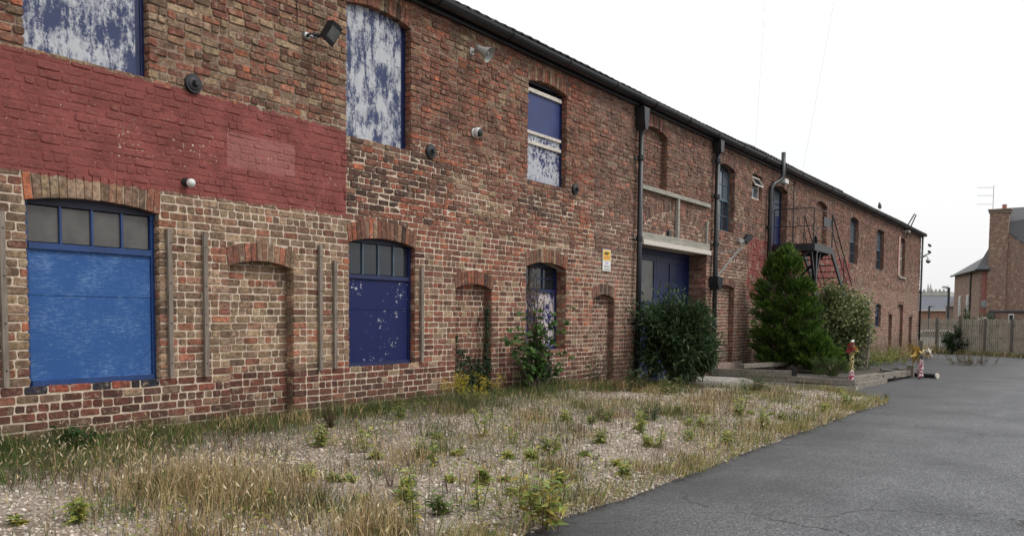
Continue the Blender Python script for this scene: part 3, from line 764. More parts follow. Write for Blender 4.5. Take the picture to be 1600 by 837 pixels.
# battens
for x, z0, z1 in ((3.93, .90, 2.5), (5.64, .90, 2.49), (6.085, .88, 2.47), (7.81, .87, 2.47), (8.066, .88, 2.29), (9.82, .90, 2.29)):
    Q = Geo(); ti = random.uniform(-.008, .008)
    Q.beam((x, -.034, z0), (x+ti, -.034, z1), .05, .034, (0, 1, 0)); n = Q.build('timber_batten', M_batten, BW)
    for zz in np.linspace(z0+.15, z1-.15, 4): Geo().lathe([(0, .009), (.004, .008), (.006, 0)], (x, -.051, zz), (0, -1, 0), 8).build('screw', M_black, n)
# wall tie plates
for x, z in ((5.97, 4.085), (10.02, 4.0), (14.28, 3.975)):
    q = Geo(); q.lathe([(-.01, .105), (.02, .105), (.03, .098), (.03, .08), (.04, .07), (.045, .04), (.065, .036), (.065, 0)], (x, -.015, z), (0, -1, 0), 24)
    n = q.build('tie_plate', M_black, BW); Geo().box(x-.024, x+.024, -.10, -.078, z-.024, z+.024).build('nut', M_black, n)
# drainpipes
def pipe(pts, r, zs_br, name='drainpipe'):
    q = Geo(); q.tube(pts, r, 12); n = q.build(name, M_gut, BW, smooth=True)
    return n
def collar(n, x, y, z, r=.075):
    Geo().lathe([(0, r-.02), (0, r), (.09, r), (.1, r-.02)], (x, y, z), (0, 0, 1), 12).build('collar', M_gut, n); Geo().box(x-.11, x+.11, -.02, -.008-.01, z+.02, z+.06).build('bracket', M_gut, n)
p1 = pipe([(16.85, -.12, -.4), (16.85, -.12, 6.05)], .055, None)
for z in (1.4, 3.2, 4.9): collar(p1, 16.85, -.12, z)
h = Geo(); h.prism([(16.72, 5.98), (16.98, 5.98), (16.94, 5.65), (16.9, 5.52), (16.8, 5.52), (16.76, 5.65)], -.25, -.03); h.build('hopper', M_gut, p1)
p2 = pipe([(21.27, -.12, -.3), (21.27, -.12, 6.1)], .06, None)
for z in (1.3, 3.4, 4.6, 5.5): collar(p2, 21.27, -.12, z, .085)
h = Geo(); h.prism([(21.1, 2.62), (21.44, 2.62), (21.44, 2.46), (21.34, 2.3), (21.2, 2.3), (21.1, 2.46)], -.26, -.03); h.build('hopper', M_gut, p2)
h = Geo(); h.prism([(21.15, 6.05), (21.4, 6.05), (21.36, 5.75), (21.18, 5.75)], -.24, -.03); h.build('hopper', M_gut, p2)
p3 = pipe([(25.55, -.12, .3), (25.55, -.12, 5.25), (25.6, -.12, 5.42), (25.75, -.16, 5.55), (26.0, -.25, 5.66), (26.1, -.3, 5.8), (26.1, -.3, 6.5)], .065, None)
collar(p3, 25.55, -.12, 4.2, .09); collar(p3, 25.55, -.12, 2.4, .09)
p4 = pipe([(51.9, -.1, -.6), (51.9, -.1, 6.1)], .05, None); collar(p4, 51.9, -.1, 3, .07); collar(p4, 51.9, -.1, 1.2, .07)
pipe([(28.2, -.03, 3.9), (28.2, -.03, 5.95)], .018, None, 'cable_conduit')
pipe([(7.45, -.03, 5.15), (7.43, -.03, 6.1)], .006, None, 'lamp_cable')
# sloping coping plinth at the base of the last bay under N4
Geo().box(21.4, 23.6, -.07, .1, -.4, .36).build('plinth', simple('brick footing', (.27, .2, .16), .9, .4, 12), BW)
# hoist frame above the last upper window
h = Geo(); h.tube([(46.7, -.05, 5.9), (46.75, -.5, 6.75), (47.2, -.5, 6.75), (47.15, -.05, 5.6)], .03, 6); hn = h.build('hoist_frame', M_black, BW)
Geo().box(46.55, 47.0, -.3, -.02, 5.85, 5.95).build('hoist_shelf', M_conc, hn)
Geo().box(45.55, 45.95, -.06, -.018, 3.7, 5.6).build('shutter', simple('pink primed board', (.42, .26, .2), .8), BW)
Geo().box(45.9, 47.6, -.1, -.018, 3.58, 3.66).build('sill_ledge', M_conc, BW)
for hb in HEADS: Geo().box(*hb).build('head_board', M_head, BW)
# ================================================================== FITTINGS ON THE WALL (things that hang on it)
# big floodlight
T = thing('floodlight', (7.6, -.03, 5.05), 'large black floodlight angled out beside the streaky upper window', 'floodlight')
c0 = Vector((7.74, -.30, 5.06)); ax = Vector((.10, -.82, -.42)).normalized(); rr = ax.cross(Vector((0,0,1))).normalized(); uu = rr.cross(ax)
rr2 = (rr*cos(.25)+uu*sin(.25)); uu2 = ax.cross(rr2)*-1
def obox(G, c, a, r, u, ha, hr, hu, taper=1.):
    n = len(G.v)
    for sa2, tp in ((-1, taper), (1, 1.)):
        for i, j in ((-1,-1),(1,-1),(1,1),(-1,1)): G.v.append(tuple(c+a*ha*sa2+r*hr*i*tp+u*hu*j*tp))
    for q in ((3,2,1,0),(4,5,6,7),(0,1,5,4),(1,2,6,5),(2,3,7,6),(3,0,4,7)): G.f.append(tuple(n+i for i in q)); G.c.append(None)
    return G
obox(Geo(), c0, ax, rr2, uu2, .05, .105, .13, .8).build('housing', M_black, T)
obox(Geo(), c0+ax*.053, ax, rr2, uu2, .004, .085, .075).build('lens', simple('floodlight glass', (.12, .125, .12), .12, .3, 20), T)
obox(Geo(), c0+ax*.054-uu2*.103, ax, rr2, uu2, .005, .09, .016).build('gear_cover', M_black, T)
Geo().tube([(7.6, -.005, 5.03), (7.6, -.12, 5.03), tuple(c0-ax*.05-uu2*.06)], .022, 8).build('arm', M_black, T)
Geo().lathe([(0, .05), (.03, .045), (.04, 0)], (7.6, -.012, 5.03), (0, -1, 0), 12).build('wall_plate', M_steel, T)
Geo().tube([(7.56, -.13, 5.0), (7.66, -.13, 5.0)], .018, 8).build('pivot_bolt', M_steel, T)
# horn loudspeaker
T = thing('horn_speaker', (11.06, -.02, 5.72), 'grey horn loudspeaker high on the wall under the gutter', 'loudspeaker')
a = Vector((.22, -.85, -.55)).normalized(); o3 = Vector((11.02, -.13, 5.74))
Geo().lathe([(-.02, .0), (-.02, .045), (.05, .05), (.09, .06), (.17, .085), (.235, .125), (.24, .13), (.232, .122), (.16, .07), (.1, .03), (.1, 0)], o3, a, 20).build('horn', M_grey, T, smooth=True)
Geo().lathe([(.1, .0), (.1, .034), (.2, .036), (.215, .02), (.217, 0)], o3, a, 12).build('core_plug', M_grey, T, smooth=True)
Geo().tube([(11.02, -.01, 5.70), (11.02, -.08, 5.68), tuple(o3+a*.03-Vector((0, 0, .05)))], .016, 6).build('bracket', M_steel, T)
Geo().box(10.97, 11.07, -.025, -.015, 5.65, 5.76).build('wall_plate', M_grey, T)
# dome camera
T = thing('dome_camera', (11.1, -.02, 4.46), 'small white ball security camera with black lens on brick wall', 'camera')
Geo().lathe([(0, .075), (.02, .075), (.03, .06)], (11.1, -.016, 4.46), (0, -1, 0), 20).build('base', M_white, T, smooth=True)
pr_ = [(-.07+.14*i/9, .078*sqrt(max(0, 1-((-.07+.14*i/9)/.0785)**2))) for i in range(10)]
Geo().lathe(pr_[:8], (11.1, -.09, 4.46), (.05, -.95, -.25), 20).build('ball', M_white, T, smooth=True)
q = Vector((.05, -.95, -.25)).normalized(); Geo().lathe([(.03, .056), (.052, .052), (.06, .03), (.062, 0)], Vector((11.1, -.09, 4.46)), q, 18).build('lens', M_black, T, smooth=True)
# bulkhead lamp
T = thing('bulkhead_lamp', (5.88, -.02, 3.0), 'small white ball lamp fixed low on the red painted band', 'lamp')
Geo().lathe([(0, .05), (.025, .048), (.035, .035), (.05, .033)], (5.86, -.012, 3.01), (0, -1, 0), 16).build('base', M_black, T, smooth=True)
Geo().lathe([(.05, .03), (.058, .04), (.08, .048), (.105, .045), (.125, .027), (.131, 0)], (5.86, -.012, 3.01), (.15, -1, -.15), 16).build('globe', M_white, T, smooth=True)
# warning sign
T = thing('cctv_sign', (15.56, -.02, 2.72), 'yellow and white CCTV warning sign on the brick wall', 'sign')
sx0, sx1, sz0, sz1 = 15.40, 15.74, 2.50, 2.935
Geo().box(sx0, sx1, -.026, -.018, sz0, sz1).build('plate', M_white, T)
M_yel = simple('yellow sign print', (.72, .42, .035), .5, .05); M_ink = simple('black ink', (.015, .015, .015), .6)
M_or = simple('orange print', (.60, .27, .05), .5, .1, 60); M_lil = simple('pale violet print', (.48, .42, .62), .5, .1)
Geo().box(sx0+.02, sx1-.02, -.0285, -.0265, 2.715, sz1-.02).build('yellow_panel', M_yel, T)
Geo().box(sx0+.05, sx1-.05, -.0305, -.029, 2.75, 2.805).build('orange_panel', M_or, T)
cg = Geo(); cg.prism([(15.46, 2.865), (15.60, 2.885), (15.61, 2.845), (15.47, 2.825)], -.031, -.029); cg.box(15.62, 15.66, -.031, -.029, 2.845, 2.875); cg.prism([(15.55, 2.84), (15.57, 2.84), (15.62, 2.815), (15.60, 2.81)], -.031, -.029)
cg.build('camera_symbol', M_ink, T)
Geo().box(sx0+.11, sx1-.11, -.0285, -.0265, 2.64, 2.69).build('violet_mark', M_lil, T)
for zz, w_ in ((2.60, .12), (2.583, .10)): Geo().box(15.57-w_, 15.57+w_, -.0285, -.0265, zz, zz+.009).build('text_line', simple('grey print', (.3, .28, .25), .6), T)
Geo().box(15.45, 15.69, -.0285, -.0265, 2.53, 2.54).build('text_line', M_ink, T)
# bracketed floodlight
T = thing('bracket_floodlight', (21.5, -.03, 2.55), 'grey floodlight on a long slanting bracket arm by the drainpipe', 'floodlight')
e1 = at_x(1166, 376, 22.0); e0 = (21.5, -.05, 2.6)
Geo().tube([e0, tuple(e1)], .02, 6).build('arm', M_steel, T); Geo().tube([(21.6, -.05, 3.25), tuple(Vector(e1)*.75+Vector(e0)*.25)], .012, 6).build('stay', M_steel, T)
q = Vector(e1); dd = Vector((.5, -.6, -.6)).normalized(); r_ = dd.cross(Vector((0, 0, 1))).normalized(); u_ = r_.cross(dd)
obox(Geo(), q+Vector((.05, 0, .06)), dd, r_, u_, .06, .17, .13, .7).build('housing', M_black, T)
obox(Geo(), q+Vector((.05, 0, .06))+dd*.064, dd, r_, u_, .003, .15, .11).build('lens', M_pane, T)
e2 = at_x(1155, 377, 21.9); obox(Geo(), Vector(e2), dd, r_, u_, .05, .2, .06, .8).build('gear_box', M_grey, T)
T = thing('door_lamp', (27.06, -.02, 5.78), 'white lamp over the upper blue door', 'lamp')
Geo().box(26.9, 27.25, -.13, -.02, 5.73, 5.86).build('diffuser', M_white, T); Geo().box(26.88, 27.27, -.02, -.012, 5.72, 5.87).build('base', M_grey, T)
# end-of-wall cameras
T = thing('corner_camera', (52, -.1, 5.2), 'pair of black bracket cameras at the top of the far corner', 'camera')
Geo().tube([(52.0, -.1, 5.0), (52.0, -.45, 5.15)], .03, 6).build('arm', M_black, T)
for z in (5.55, 5.2): obox(Geo(), Vector((51.6, -.5, z)), Vector((1, -.3, -.3)).normalized(), Vector((.3, 1, 0)).normalized(), Vector((0, 0, 1)), .11, .045, .05).build('camera_body', M_black, T)
T = thing('hanging_dome_camera', (52, -.1, 4.7), 'dome camera hanging from a swan neck arm at the far corner', 'camera')
Geo().tube([(52, -.1, 4.95), (51.9, -.35, 5.0), (51.85, -.42, 4.85)], .025, 6).build('arm', M_steel, T)
Geo().lathe([(0, .05), (-.1, .13), (-.14, .13)], (51.85, -.42, 4.87), (0, 0, 1), 14).build('housing', M_white, T, smooth=True)
Geo().lathe([(-.14, .125), (-.2, .11), (-.25, .06), (-.265, 0)], (51.85, -.42, 4.87), (0, 0, 1), 14).build('dome', M_black, T, smooth=True)
# gull on the roof edge
def bird(loc, lab, m1, face):
    T = thing('perched_bird', loc, lab, 'bird'); L3 = Vector(loc); f_ = Vector((cos(face), sin(face), 0))
    G = Geo(); P_ = [L3+f_*-.24+Vector((0,0,.10)), L3+f_*-.12+Vector((0,0,.12)), L3+Vector((0,0,.14)), L3+f_*.10+Vector((0,0,.19)), L3+f_*.15+Vector((0,0,.26)), L3+f_*.20+Vector((0,0,.28)), L3+f_*.26+Vector((0,0,.27))]
    G.tube(P_, [.012, .05, .085, .07, .045, .04, .006], 8); G.build('body', m1, T, smooth=True)
    for s in (-.03, .03): Geo().tube([L3+Vector((-f_.y*s, f_.x*s, 0)), L3+Vector((-f_.y*s, f_.x*s, .1))], .006, 5).build('leg', M_black, T)
bird((40.2, -.2, 6.27), 'grey pigeon perched on the far roof edge', simple('pigeon grey', (.16, .17, .2), .7), radians(185))

# ================================================================== FIRE ESCAPE
FE = thing('fire_escape', (27, -.6, 0), 'black iron fire escape stair with railed platform at the upper blue door', 'staircase')
zp = 3.78; X0, X1, YO = 26.15, 28.3, -1.25
Geo().box(X0, X1, YO, -.02, zp-.05, zp).build('platform', M_black, FE)
Geo().box(X0-.01, X0+.03, YO-.01, -.02, zp-.2, zp+.01).build('edge_beam', M_black, FE); Geo().box(X0+.03, X1, YO-.02, YO+.03, zp-.2, zp+.01).build('edge_beam', M_black, FE)
for x, y in ((X0+.02, YO+.02), (X0+.02, -.06), (X1-.02, YO+.02), (X0+.02, -.62)): Geo().tube([(x, y, zp), (x, y, zp+(1.05))], .017, 6).build('post', M_black, FE)
for h_ in (1.05, .52):
    Geo().tube([(X0+.02, -.06, zp+h_), (X0+.02, YO+.02, zp+h_), (X1-.02, YO+.02, zp+h_)], .015, 6).build('rail', M_black, FE)
Geo().box(X1-.95, X1-.05, YO+.04, YO+.05, zp+.62, zp+.9).build('notice_panel', M_black, FE)
for x in (X0+.1, X1-.4):
    Geo().beam((x, -.04, zp-1.2), (x, YO+.1, zp-.15), .06, .08).build('bracket', M_black, FE)
    Geo().beam((x+.25, -.04, zp-.2), (x+.25, YO+.1, zp-.2), .06, .08).build('bracket', M_black, FE)
Geo().beam((X0+.7, YO+.15, zp-.15), (X0+.7, YO+.15, .2), .12, .12).build('column', M_black, FE)
Geo().beam((X0+.2, YO+.15, zp-.15), (X0+.7, YO+.15, 2.7), .07, .07).build('strut', M_black, FE); Geo().beam((X0+1.25, YO+.15, zp-.15), (X0+.7, YO+.15, 2.7), .07, .07).build('strut', M_black, FE)
sx_, sz_ = 33.2, .1
for y in (YO+.03, -.35):
    Geo().beam((X1, y, zp-.1), (sx_, y, sz_), .05, .2).build('stringer', M_black, FE)
    Geo().tube([(X1, y, zp+1.05), (sx_, y, sz_+1.0)], .018, 6).build('handrail', M_black, FE)
    Geo().tube([(X1, y, zp+.52), (sx_, y, sz_+.5)], .014, 6).build('rail', M_black, FE)
    for f_ in (0, .33, .66, 1.0):
        x = X1+(sx_-X1)*f_; z = zp+(sz_-zp)*f_; Geo().tube([(x, y, z-.1), (x, y, z+1.03)], .016, 6).build('post', M_black, FE)
for i in range(19):
    f_ = (i+.6)/19.5; x = X1+(sx_-X1)*f_; z = zp+(sz_-zp)*f_
    Geo().box(x-.11, x+.11, YO+.06, -.38, z-.02, z).build('tread', M_black, FE)
pb = bird((27.2, -1.0, zp), 'dark pigeon standing on the iron stair platform', simple('dark pigeon', (.02, .022, .025), .6), radians(200))

# ================================================================== PLANTING BED
SB = thing('planting_bed', (24, -2, 0), 'raised planting bed edged with old grey timber sleepers below the stair', 'planter')
Geo().box(21.36, 28.0, -3.35, -.03, -.6, .13).build('soil', simple('dark soil', (.05, .04, .03), .95, .4, 15, 0, .03), SB)
Geo().beam((21.28, -.1, .19), (21.28, -2.2, .22), .16, .17).build('sleeper', M_sleeper, SB)
Geo().beam((21.26, -.3, .03), (21.26, -2.25, .05), .18, .14).build('sleeper', M_sleeper, SB)
Geo().beam((21.22, -2.05, .12), (21.3, -3.62, .08), .16, .13).build('sleeper', M_sleeper, SB)
Geo().beam((21.2, -1.35, -.05), (21.25, -3.66, -.05), .2, .11).build('kerb_stone', M_conc, SB)
Geo().box(21.17, 21.19, -2.28, -2.16, .16, .38).build('iron_bracket', M_black, SB)
Geo().beam((21.5, -3.42, .12), (24.6, -3.5, .06), .16, .16).build('sleeper', M_sleeper, SB); Geo().beam((24.7, -3.5, .05), (28.2, -3.6, -.03), .16, .16).build('sleeper', M_sleeper, SB)
Geo().beam((21.6, -3.5, -.03), (24.8, -3.55, -.07), .2, .13).build('sleeper', M_sleeper, SB); Geo().box(28.1, 28.25, -3.75, -3.55, -.2, .2).build('corner_post', M_sleeper, SB)
Geo().beam((28.1, -3.55, .0), (28.1, -.4, .04), .16, .2).build('sleeper', M_sleeper, SB)
Geo().beam((21.7, -.7, .34), (26.0, -1.7, .34), .2, .1).build('sleeper', M_sleeper, SB)
# concrete apron before the doorway
ap = Geo(); ap.prism([(0, 0), (1, 0), (1, 1)], 0, 1) if False else None
pts = [(17.6, -.02), (21.1, -.02), (21.1, -1.0), (20.3, -1.5), (19.2, -1.3), (18.2, -.9)]
ap.v = [(x, y, .17-.02*(x-17)) for x, y in pts]+[(x, y-.0, -.3) for x, y in pts]; n = len(pts)
ap.f = [tuple(range(n))[::-1]]+[(i, (i+1) % n, n+(i+1) % n, n+i) for i in range(n)]; ap.c = [None]*len(ap.f)
struct(ap.build('concrete_apron', M_conc))

# ================================================================== TAPED POSTS, GATE, DEBRIS
def tape_mat(name, c1, c2, fr):
    m, t, b = M(name); k = NT(t); p = k.pos(); wv = k.n('TexWave'); k.l(k.scale(p, (1, 1, 1)), wv.inputs['Vector']); wv.bands_direction = 'DIAGONAL'
    wv.inputs['Scale'].default_value = fr; wv.inputs['Distortion'].default_value = 9
    k.l(k.mix(k.math('GREATER_THAN', wv.outputs['Fac'], .5), c1, c2), b.inputs['Base Color']); b.inputs['Roughness'].default_value = .45; return m
M_rw = tape_mat('red and white tape', (.62, .6, .58), (.36, .05, .10), 7); M_yb = tape_mat('yellow and black tape', (.52, .44, .16), (.03, .03, .03), 8)
M_red = simple('red flag plastic', (.33, .05, .05), .5, .2); M_yt = simple('yellow plastic', (.55, .38, .11), .4, .25, 20)
def wrap(G, x, y, z0, z1, r, turns, wd):
    n = int(turns*10); prev = None
    for i in range(n+1):
        t = 2*pi*turns*i/n; z = z0+(z1-z0)*i/n; rr_ = r*(1+.25*sin(i*1.7)); c_ = (x+rr_*cos(t), y+rr_*sin(t))
        cur = ((c_[0], c_[1], z-wd/2+.02*sin(i*2.1)), (c_[0]*1+.008*sin(i), c_[1], z+wd/2+.02*sin(i*1.3)))
        if prev: G.face([prev[0], cur[0], cur[1], prev[1]])
        prev = cur
def crumple(G, c, r, n, sy=1.):
    for i in range(n):
        a = rng.normal(size=3); a /= np.linalg.norm(a); p = np.array(c)+a*r*rng.uniform(.2, 1)*np.array([1, 1, sy]); u1 = rng.normal(size=3)*r*.55; u2 = rng.normal(size=3)*r*.55
        G.face([p-u1, p-u2, p+u1, p+u2])
zg = g(21.3)
T = thing('taped_stake', (21.35, -3.5, zg), 'stake wrapped in red white and yellow black tape at the bed corner', 'post')
Geo().beam((21.35, -3.5, zg-.1), (21.37, -3.5, 1.08), .06, .06).build('stake', M_batten, T)
G = Geo(); wrap(G, 21.35, -3.5, -.02, .36, .055, 5, .1); G.build('red_tape', M_rw, T); G = Geo(); wrap(G, 21.35, -3.5, .36, .78, .05, 6, .09); G.build('yellow_tape', M_yb, T)
G = Geo(); crumple(G, (21.33, -3.5, .86), .10, 12, 1.6); G.build('red_flag', M_red, T); G = Geo(); crumple(G, (21.36, -3.57, .84), .08, 7, 1.6); G.build('yellow_flag', M_yt, T)
G = Geo(); crumple(G, (21.35, -3.5, 1.04), .04, 5); G.build('white_tape_end', M_white, T)
zg = g(27.8)
T = thing('taped_bollard', (27.8, -3.98, zg), 'short post with loose yellow plastic and red white tape by the far sleepers', 'post')
Geo().beam((27.8, -3.98, zg-.1), (27.78, -3.98, .95), .09, .09).build('stake', M_post, T)
G = Geo(); wrap(G, 27.8, -3.98, -.1, .38, .075, 5, .12); G.build('red_tape', M_rw, T)
G = Geo(); crumple(G, (27.75, -3.86, .58), .2, 16); G.build('yellow_plastic', M_yt, T); G = Geo(); crumple(G, (27.8, -4.15, .62), .14, 7, .6); G.build('white_tape_end', M_offw, T)
GT = thing('garden_gate', (25.9, -2.7, .27), 'weathered wooden gate leaning between bed and stair', 'gate')
Geo().beam((25.9, -2.86, .2), (25.9, -2.92, 1.42), .09, .09).build('post', M_batten, GT); Geo().beam((25.9, -2.4, .2), (25.9, -2.4, 1.0), .07, .07).build('post', M_batten, GT)
for z in (.45, .75, .98): Geo().beam((25.88, -2.42, z), (25.88, -2.86, z+.03), .03, .07).build('rail', M_batten, GT)
for y in (-2.5, -2.6, -2.7, -2.78): Geo().box(25.84, 25.86, y-.03, y+.03, .35, 1.05).build('picket', M_batten, GT)
T = thing('black_pole', (26.8, -4.2, g(26.8)), 'black pole with pale cut end lying on the asphalt', 'pole')
a = on_z(1420, 584, g(27)+.07); b_ = on_z(1463, 587, g(27)+.07)
Geo().tube([tuple(a), tuple(b_)], .075, 10).build('pole', M_black, T); dv = Vector(b_)-Vector(a); dv.normalize()
Geo().lathe([(0, .08), (.05, .08), (.05, 0)], tuple(b_), tuple(dv), 10).build('cut_end', M_offw, T)
T = Geo().tube([tuple(on_z(1344, 596, .0)), tuple(on_z(1374, 588, .02))], .075, 9).build('fallen_log', timber('pale log', (.28, .19, .14), (.40, .29, .22)), origin=tuple(on_z(1360, 594, 0)))
tag(T, 'short pinkish log lying against the sleepers on asphalt', 'log')
T = Geo().tube([tuple(on_z(1376, 577, .2)), tuple(on_z(1425, 583, -.1))], .03, 7).build('thin_rod', M_black, origin=tuple(on_z(1400, 583, -.1))); tag(T, 'thin dark rod sloping from the sleepers to the ground', 'rod')
G = Geo(); c_ = on_z(1382, 589, -.08)
for i in range(70):
    p = c_+np.array([rng.normal()*.35, rng.normal()*.22, abs(rng.normal())*.05]); s_ = rng.uniform(.02, .07); obox(G, Vector(p), Vector(rng.normal(size=3)).normalized(), Vector((1, 0, 0)), Vector((0, 0, 1)), s_, s_*.7, s_*.5)
T = G.build('rubble_heap', simple('rubble', (.12, .10, .08), .95, .5, 20)); tag(T, 'low heap of dark broken rubble beside the pinkish log', 'rubble'); stuff(T)
T = thing('junction_box', (33.8, -.05, 2.2), 'small dark blue hooded box on the wall behind the stair foot', 'box')
Geo().prism([(33.6, 2.0), (34.1, 2.0), (34.1, 2.3), (33.6, 2.3)], -.3, -.02).build('case', M_navy, T); Geo().beam((33.55, -.17, 2.34), (34.15, -.17, 2.34), .36, .05).build('hood', M_black, T)

# ================================================================== VEGETATION
def G3(*c): return np.array(c)
GREEN = [G3(.065, .105, .025), G3(.10, .14, .035), G3(.05, .08, .022), G3(.15, .18, .05)]
BROWN = [G3(.12, .075, .045), G3(.17, .11, .07), G3(.08, .055, .035)]
STRAW = [G3(.50, .36, .18), G3(.38, .26, .125), G3(.60, .46, .26), G3(.27, .175, .085), G3(.42, .33, .15), G3(.55, .40, .21)]
YELLO = [G3(.27, .34, .08), G3(.36, .38, .10), G3(.20, .28, .08), G3(.44, .38, .10)]
def pick(pal, n): return np.array(pal)[rng.integers(0, len(pal), n)]*rng.uniform(.75, 1.25, (n, 1))
allV, allT, allC, off = [], [], [], 0
def emit(P, H, Wd, lean, C, az=None):
    global off
    V, T_, C_ = blades(P, H, Wd, lean, C, az); allV.append(V); allT.append(T_+off); allC.append(C_); off += len(V)
def mixpal(n, pg): 
    m_ = rng.random(n) < pg; c = np.where(m_[:, None], pick(GREEN, n), pick(STRAW, n)); b_ = rng.random(n) < .14; return np.where(b_[:, None], pick(BROWN, n), c)
def onv(x, y): return np.stack([x, y, verge_z(x, y)+.015], 1)
def patch(x, y): return .5+.5*np.sin(x*1.1+1.7*np.sin(y*.9))*np.cos(y*1.6+x*.5)
# scattered thin growth
n = 34000; x = rng.uniform(2.5, 20.8, n); y = rng.uniform(-5, -.05, n); k_ = in_verge(x, y-.02) & (rng.random(n) < .15+.85*patch(x, y)**2); x, y = x[k_], y[k_]; n = len(x)
emit(onv(x, y), rng.uniform(.02, .10, n), rng.uniform(.003, .006, n), rng.uniform(.1, .9, n), np.where((rng.random(n) < .35)[:, None], pick(BROWN, n), mixpal(n, .5)))
# rank grass along the wall
n = 13000; x = rng.uniform(2.5, 20.5, n); y = -.03-np.abs(rng.normal(0, .55, n)); n = len(x)
hh = rng.uniform(.04, .15, n)*(1-.35*np.sin(x*2.3)*np.sin(x*.7)); emit(onv(x, y), hh, rng.uniform(.004, .009, n), rng.uniform(.1, .7, n), mixpal(n, .88))
# fringe leaning over the asphalt
n = 17000; x = rng.uniform(2.5, 20.5, n); y = edge_y(x)+np.abs(rng.normal(0, .22, n))+.01
den = .12+.88*(np.sin(x*3.7+.8*np.sin(x*9))*np.sin(x*1.7))**2; k_ = rng.random(n) < den; x, y = x[k_], y[k_]; n = len(x)
emit(onv(x, y), rng.uniform(.05, .20, n)*(.7+.6*np.sin(x*5.1)**2), rng.uniform(.003, .007, n), rng.uniform(.2, 1.1, n), np.where((rng.random(n) < .45)[:, None], pick(YELLO, n)*.8, mixpal(n, .25)), rng.normal(-pi/2, .9, n))
# tall straw clumps
SEEDS = []
for px, py, nb, ht, rad, pg in ((240, 775, 500, .42, .28, .1), (300, 762, 800, .52, .32, .06), (340, 785, 500, .46, .3, .08), (405, 775, 700, .50, .28, .08), (450, 750, 250, .36, .25, .25), (190, 735, 300, .34, .35, .6),
        (100, 745, 500, .34, .5, .75), (40, 750, 500, .32, .5, .8), (60, 715, 600, .3, .5, .9), (160, 715, 500, .3, .5, .85), (575, 815, 450, .5, .18, .08), (600, 800, 250, .42, .15, .1), (645, 715, 350, .34, .22, .1), (530, 700, 300, .3, .3, .3), (490, 790, 200, .3, .3, .3),
        (320, 820, 150, .26, .3, .4), (160, 815, 120, .26, .3, .4), (740, 690, 250, .26, .3, .3), (830, 655, 300, .28, .3, .3), (960, 635, 500, .3, .6, .35), (900, 640, 400, .3, .5, .35), (1060, 640, 500, .28, .6, .25),
        (1150, 672, 350, .24, .4, .15), (1210, 655, 350, .24, .4, .2), (1260, 642, 250, .22, .4, .3), (1120, 630, 500, .3, .5, .35), (420, 810, 250, .3, .3, .2)):
    c_ = on_z(px, py, .2); x = c_[0]+rng.normal(0, rad, nb); y = c_[1]+rng.normal(0, rad*.8, nb); k_ = in_verge(x, y); x, y = x[k_], np.minimum(y[k_], -.05); n = len(x)
    PB = onv(x, y); HB_ = rng.uniform(.2, 1.1, n)*ht*.62; emit(PB, HB_, rng.uniform(.003, .0065, n), np.abs(rng.normal(0, .6, n)), mixpal(n, min(.9, pg+.12)))
    k_ = rng.random(n) < .16; SEEDS.append(PB[k_]+np.stack([rng.normal(0, .04, k_.sum()), rng.normal(0, .04, k_.sum()), HB_[k_]*rng.uniform(.8, 1.15, k_.sum())], 1))
for i in range(130):
    cx, cy = rng.uniform(3, 19), rng.uniform(-4.7, -.6); nb = int(rng.integers(15, 50)); rad = rng.uniform(.08, .3); x = cx+rng.normal(0, rad, nb); y = cy+rng.normal(0, rad, nb); k_ = in_verge(x, y); x, y = x[k_], np.minimum(y[k_], -.04); n = len(x)
    emit(onv(x, y), rng.uniform(.06, .24, n), rng.uniform(.004, .007, n), np.abs(rng.normal(0, .35, n)), pick(BROWN, n))
for i in range(90):
    cx = rng.uniform(3, 20); cy = -.1-abs(rng.normal(0, .35)); nb = int(rng.integers(80, 220)); rad = rng.uniform(.06, .2); x = cx+rng.normal(0, rad, nb); y = np.minimum(cy+rng.normal(0, rad, nb), -.04); n = nb; hh = rng.uniform(.06, .22)
    emit(onv(x, y), rng.uniform(.3, 1.1, n)*hh, rng.uniform(.004, .011, n), np.abs(rng.normal(.3, .4, n)), mixpal(n, rng.choice([.5, .9, .97])))
for i in range(120):
    cx, cy = rng.uniform(3, 20), rng.uniform(-4.9, -.4); nb = int(rng.integers(60, 200)); rad = rng.uniform(.06, .22); x = cx+rng.normal(0, rad, nb); y = cy+rng.normal(0, rad, nb); k_ = in_verge(x, y); x, y = x[k_], np.minimum(y[k_], -.04); n = len(x); hh = rng.uniform(.08, .26)
    emit(onv(x, y), rng.uniform(.3, 1.1, n)*hh, rng.uniform(.003, .008, n), np.abs(rng.normal(.3, .5, n)), mixpal(n, rng.choice([.1, .5, .8, .95])))
V = np.concatenate(allV); T_ = np.concatenate(allT); C_ = np.concatenate(allC)
tag(np_mesh('verge_grass', V, T_, C_, M_grass), 'dry straw and green grass growing on the gravel verge', 'grass', None, 'stuff')
n = 20000; x = rng.uniform(3, 20, n); y = rng.uniform(-4.8, -.5, n); pv = np.sin(x*2.1+1.3*np.sin(y*1.9))*np.cos(y*2.7+x*.6); k_ = in_verge(x, y-.05) & (pv > .0) & (rng.random(n) < .75); x, y = x[k_], y[k_]; n = len(x); aa = rng.uniform(0, 2*pi, n)
P = onv(x, y)+np.stack([np.zeros(n), np.zeros(n), rng.uniform(.005, .07, n)], 1)
tag(leaves('ground_cover', P, np.stack([np.cos(aa), np.sin(aa), rng.uniform(0, .7, n)], 1), rng.normal(0, .3, (n, 3))+np.array([0, 0, 1.]), rng.uniform(.025, .07, n), rng.uniform(.01, .026, n), np.where((rng.random(n) < .75)[:, None], pick(YELLO, n), pick(GREEN, n))*.85, M_leaf), 'low yellow green weeds creeping over the gravel', 'ground cover', None, 'stuff')
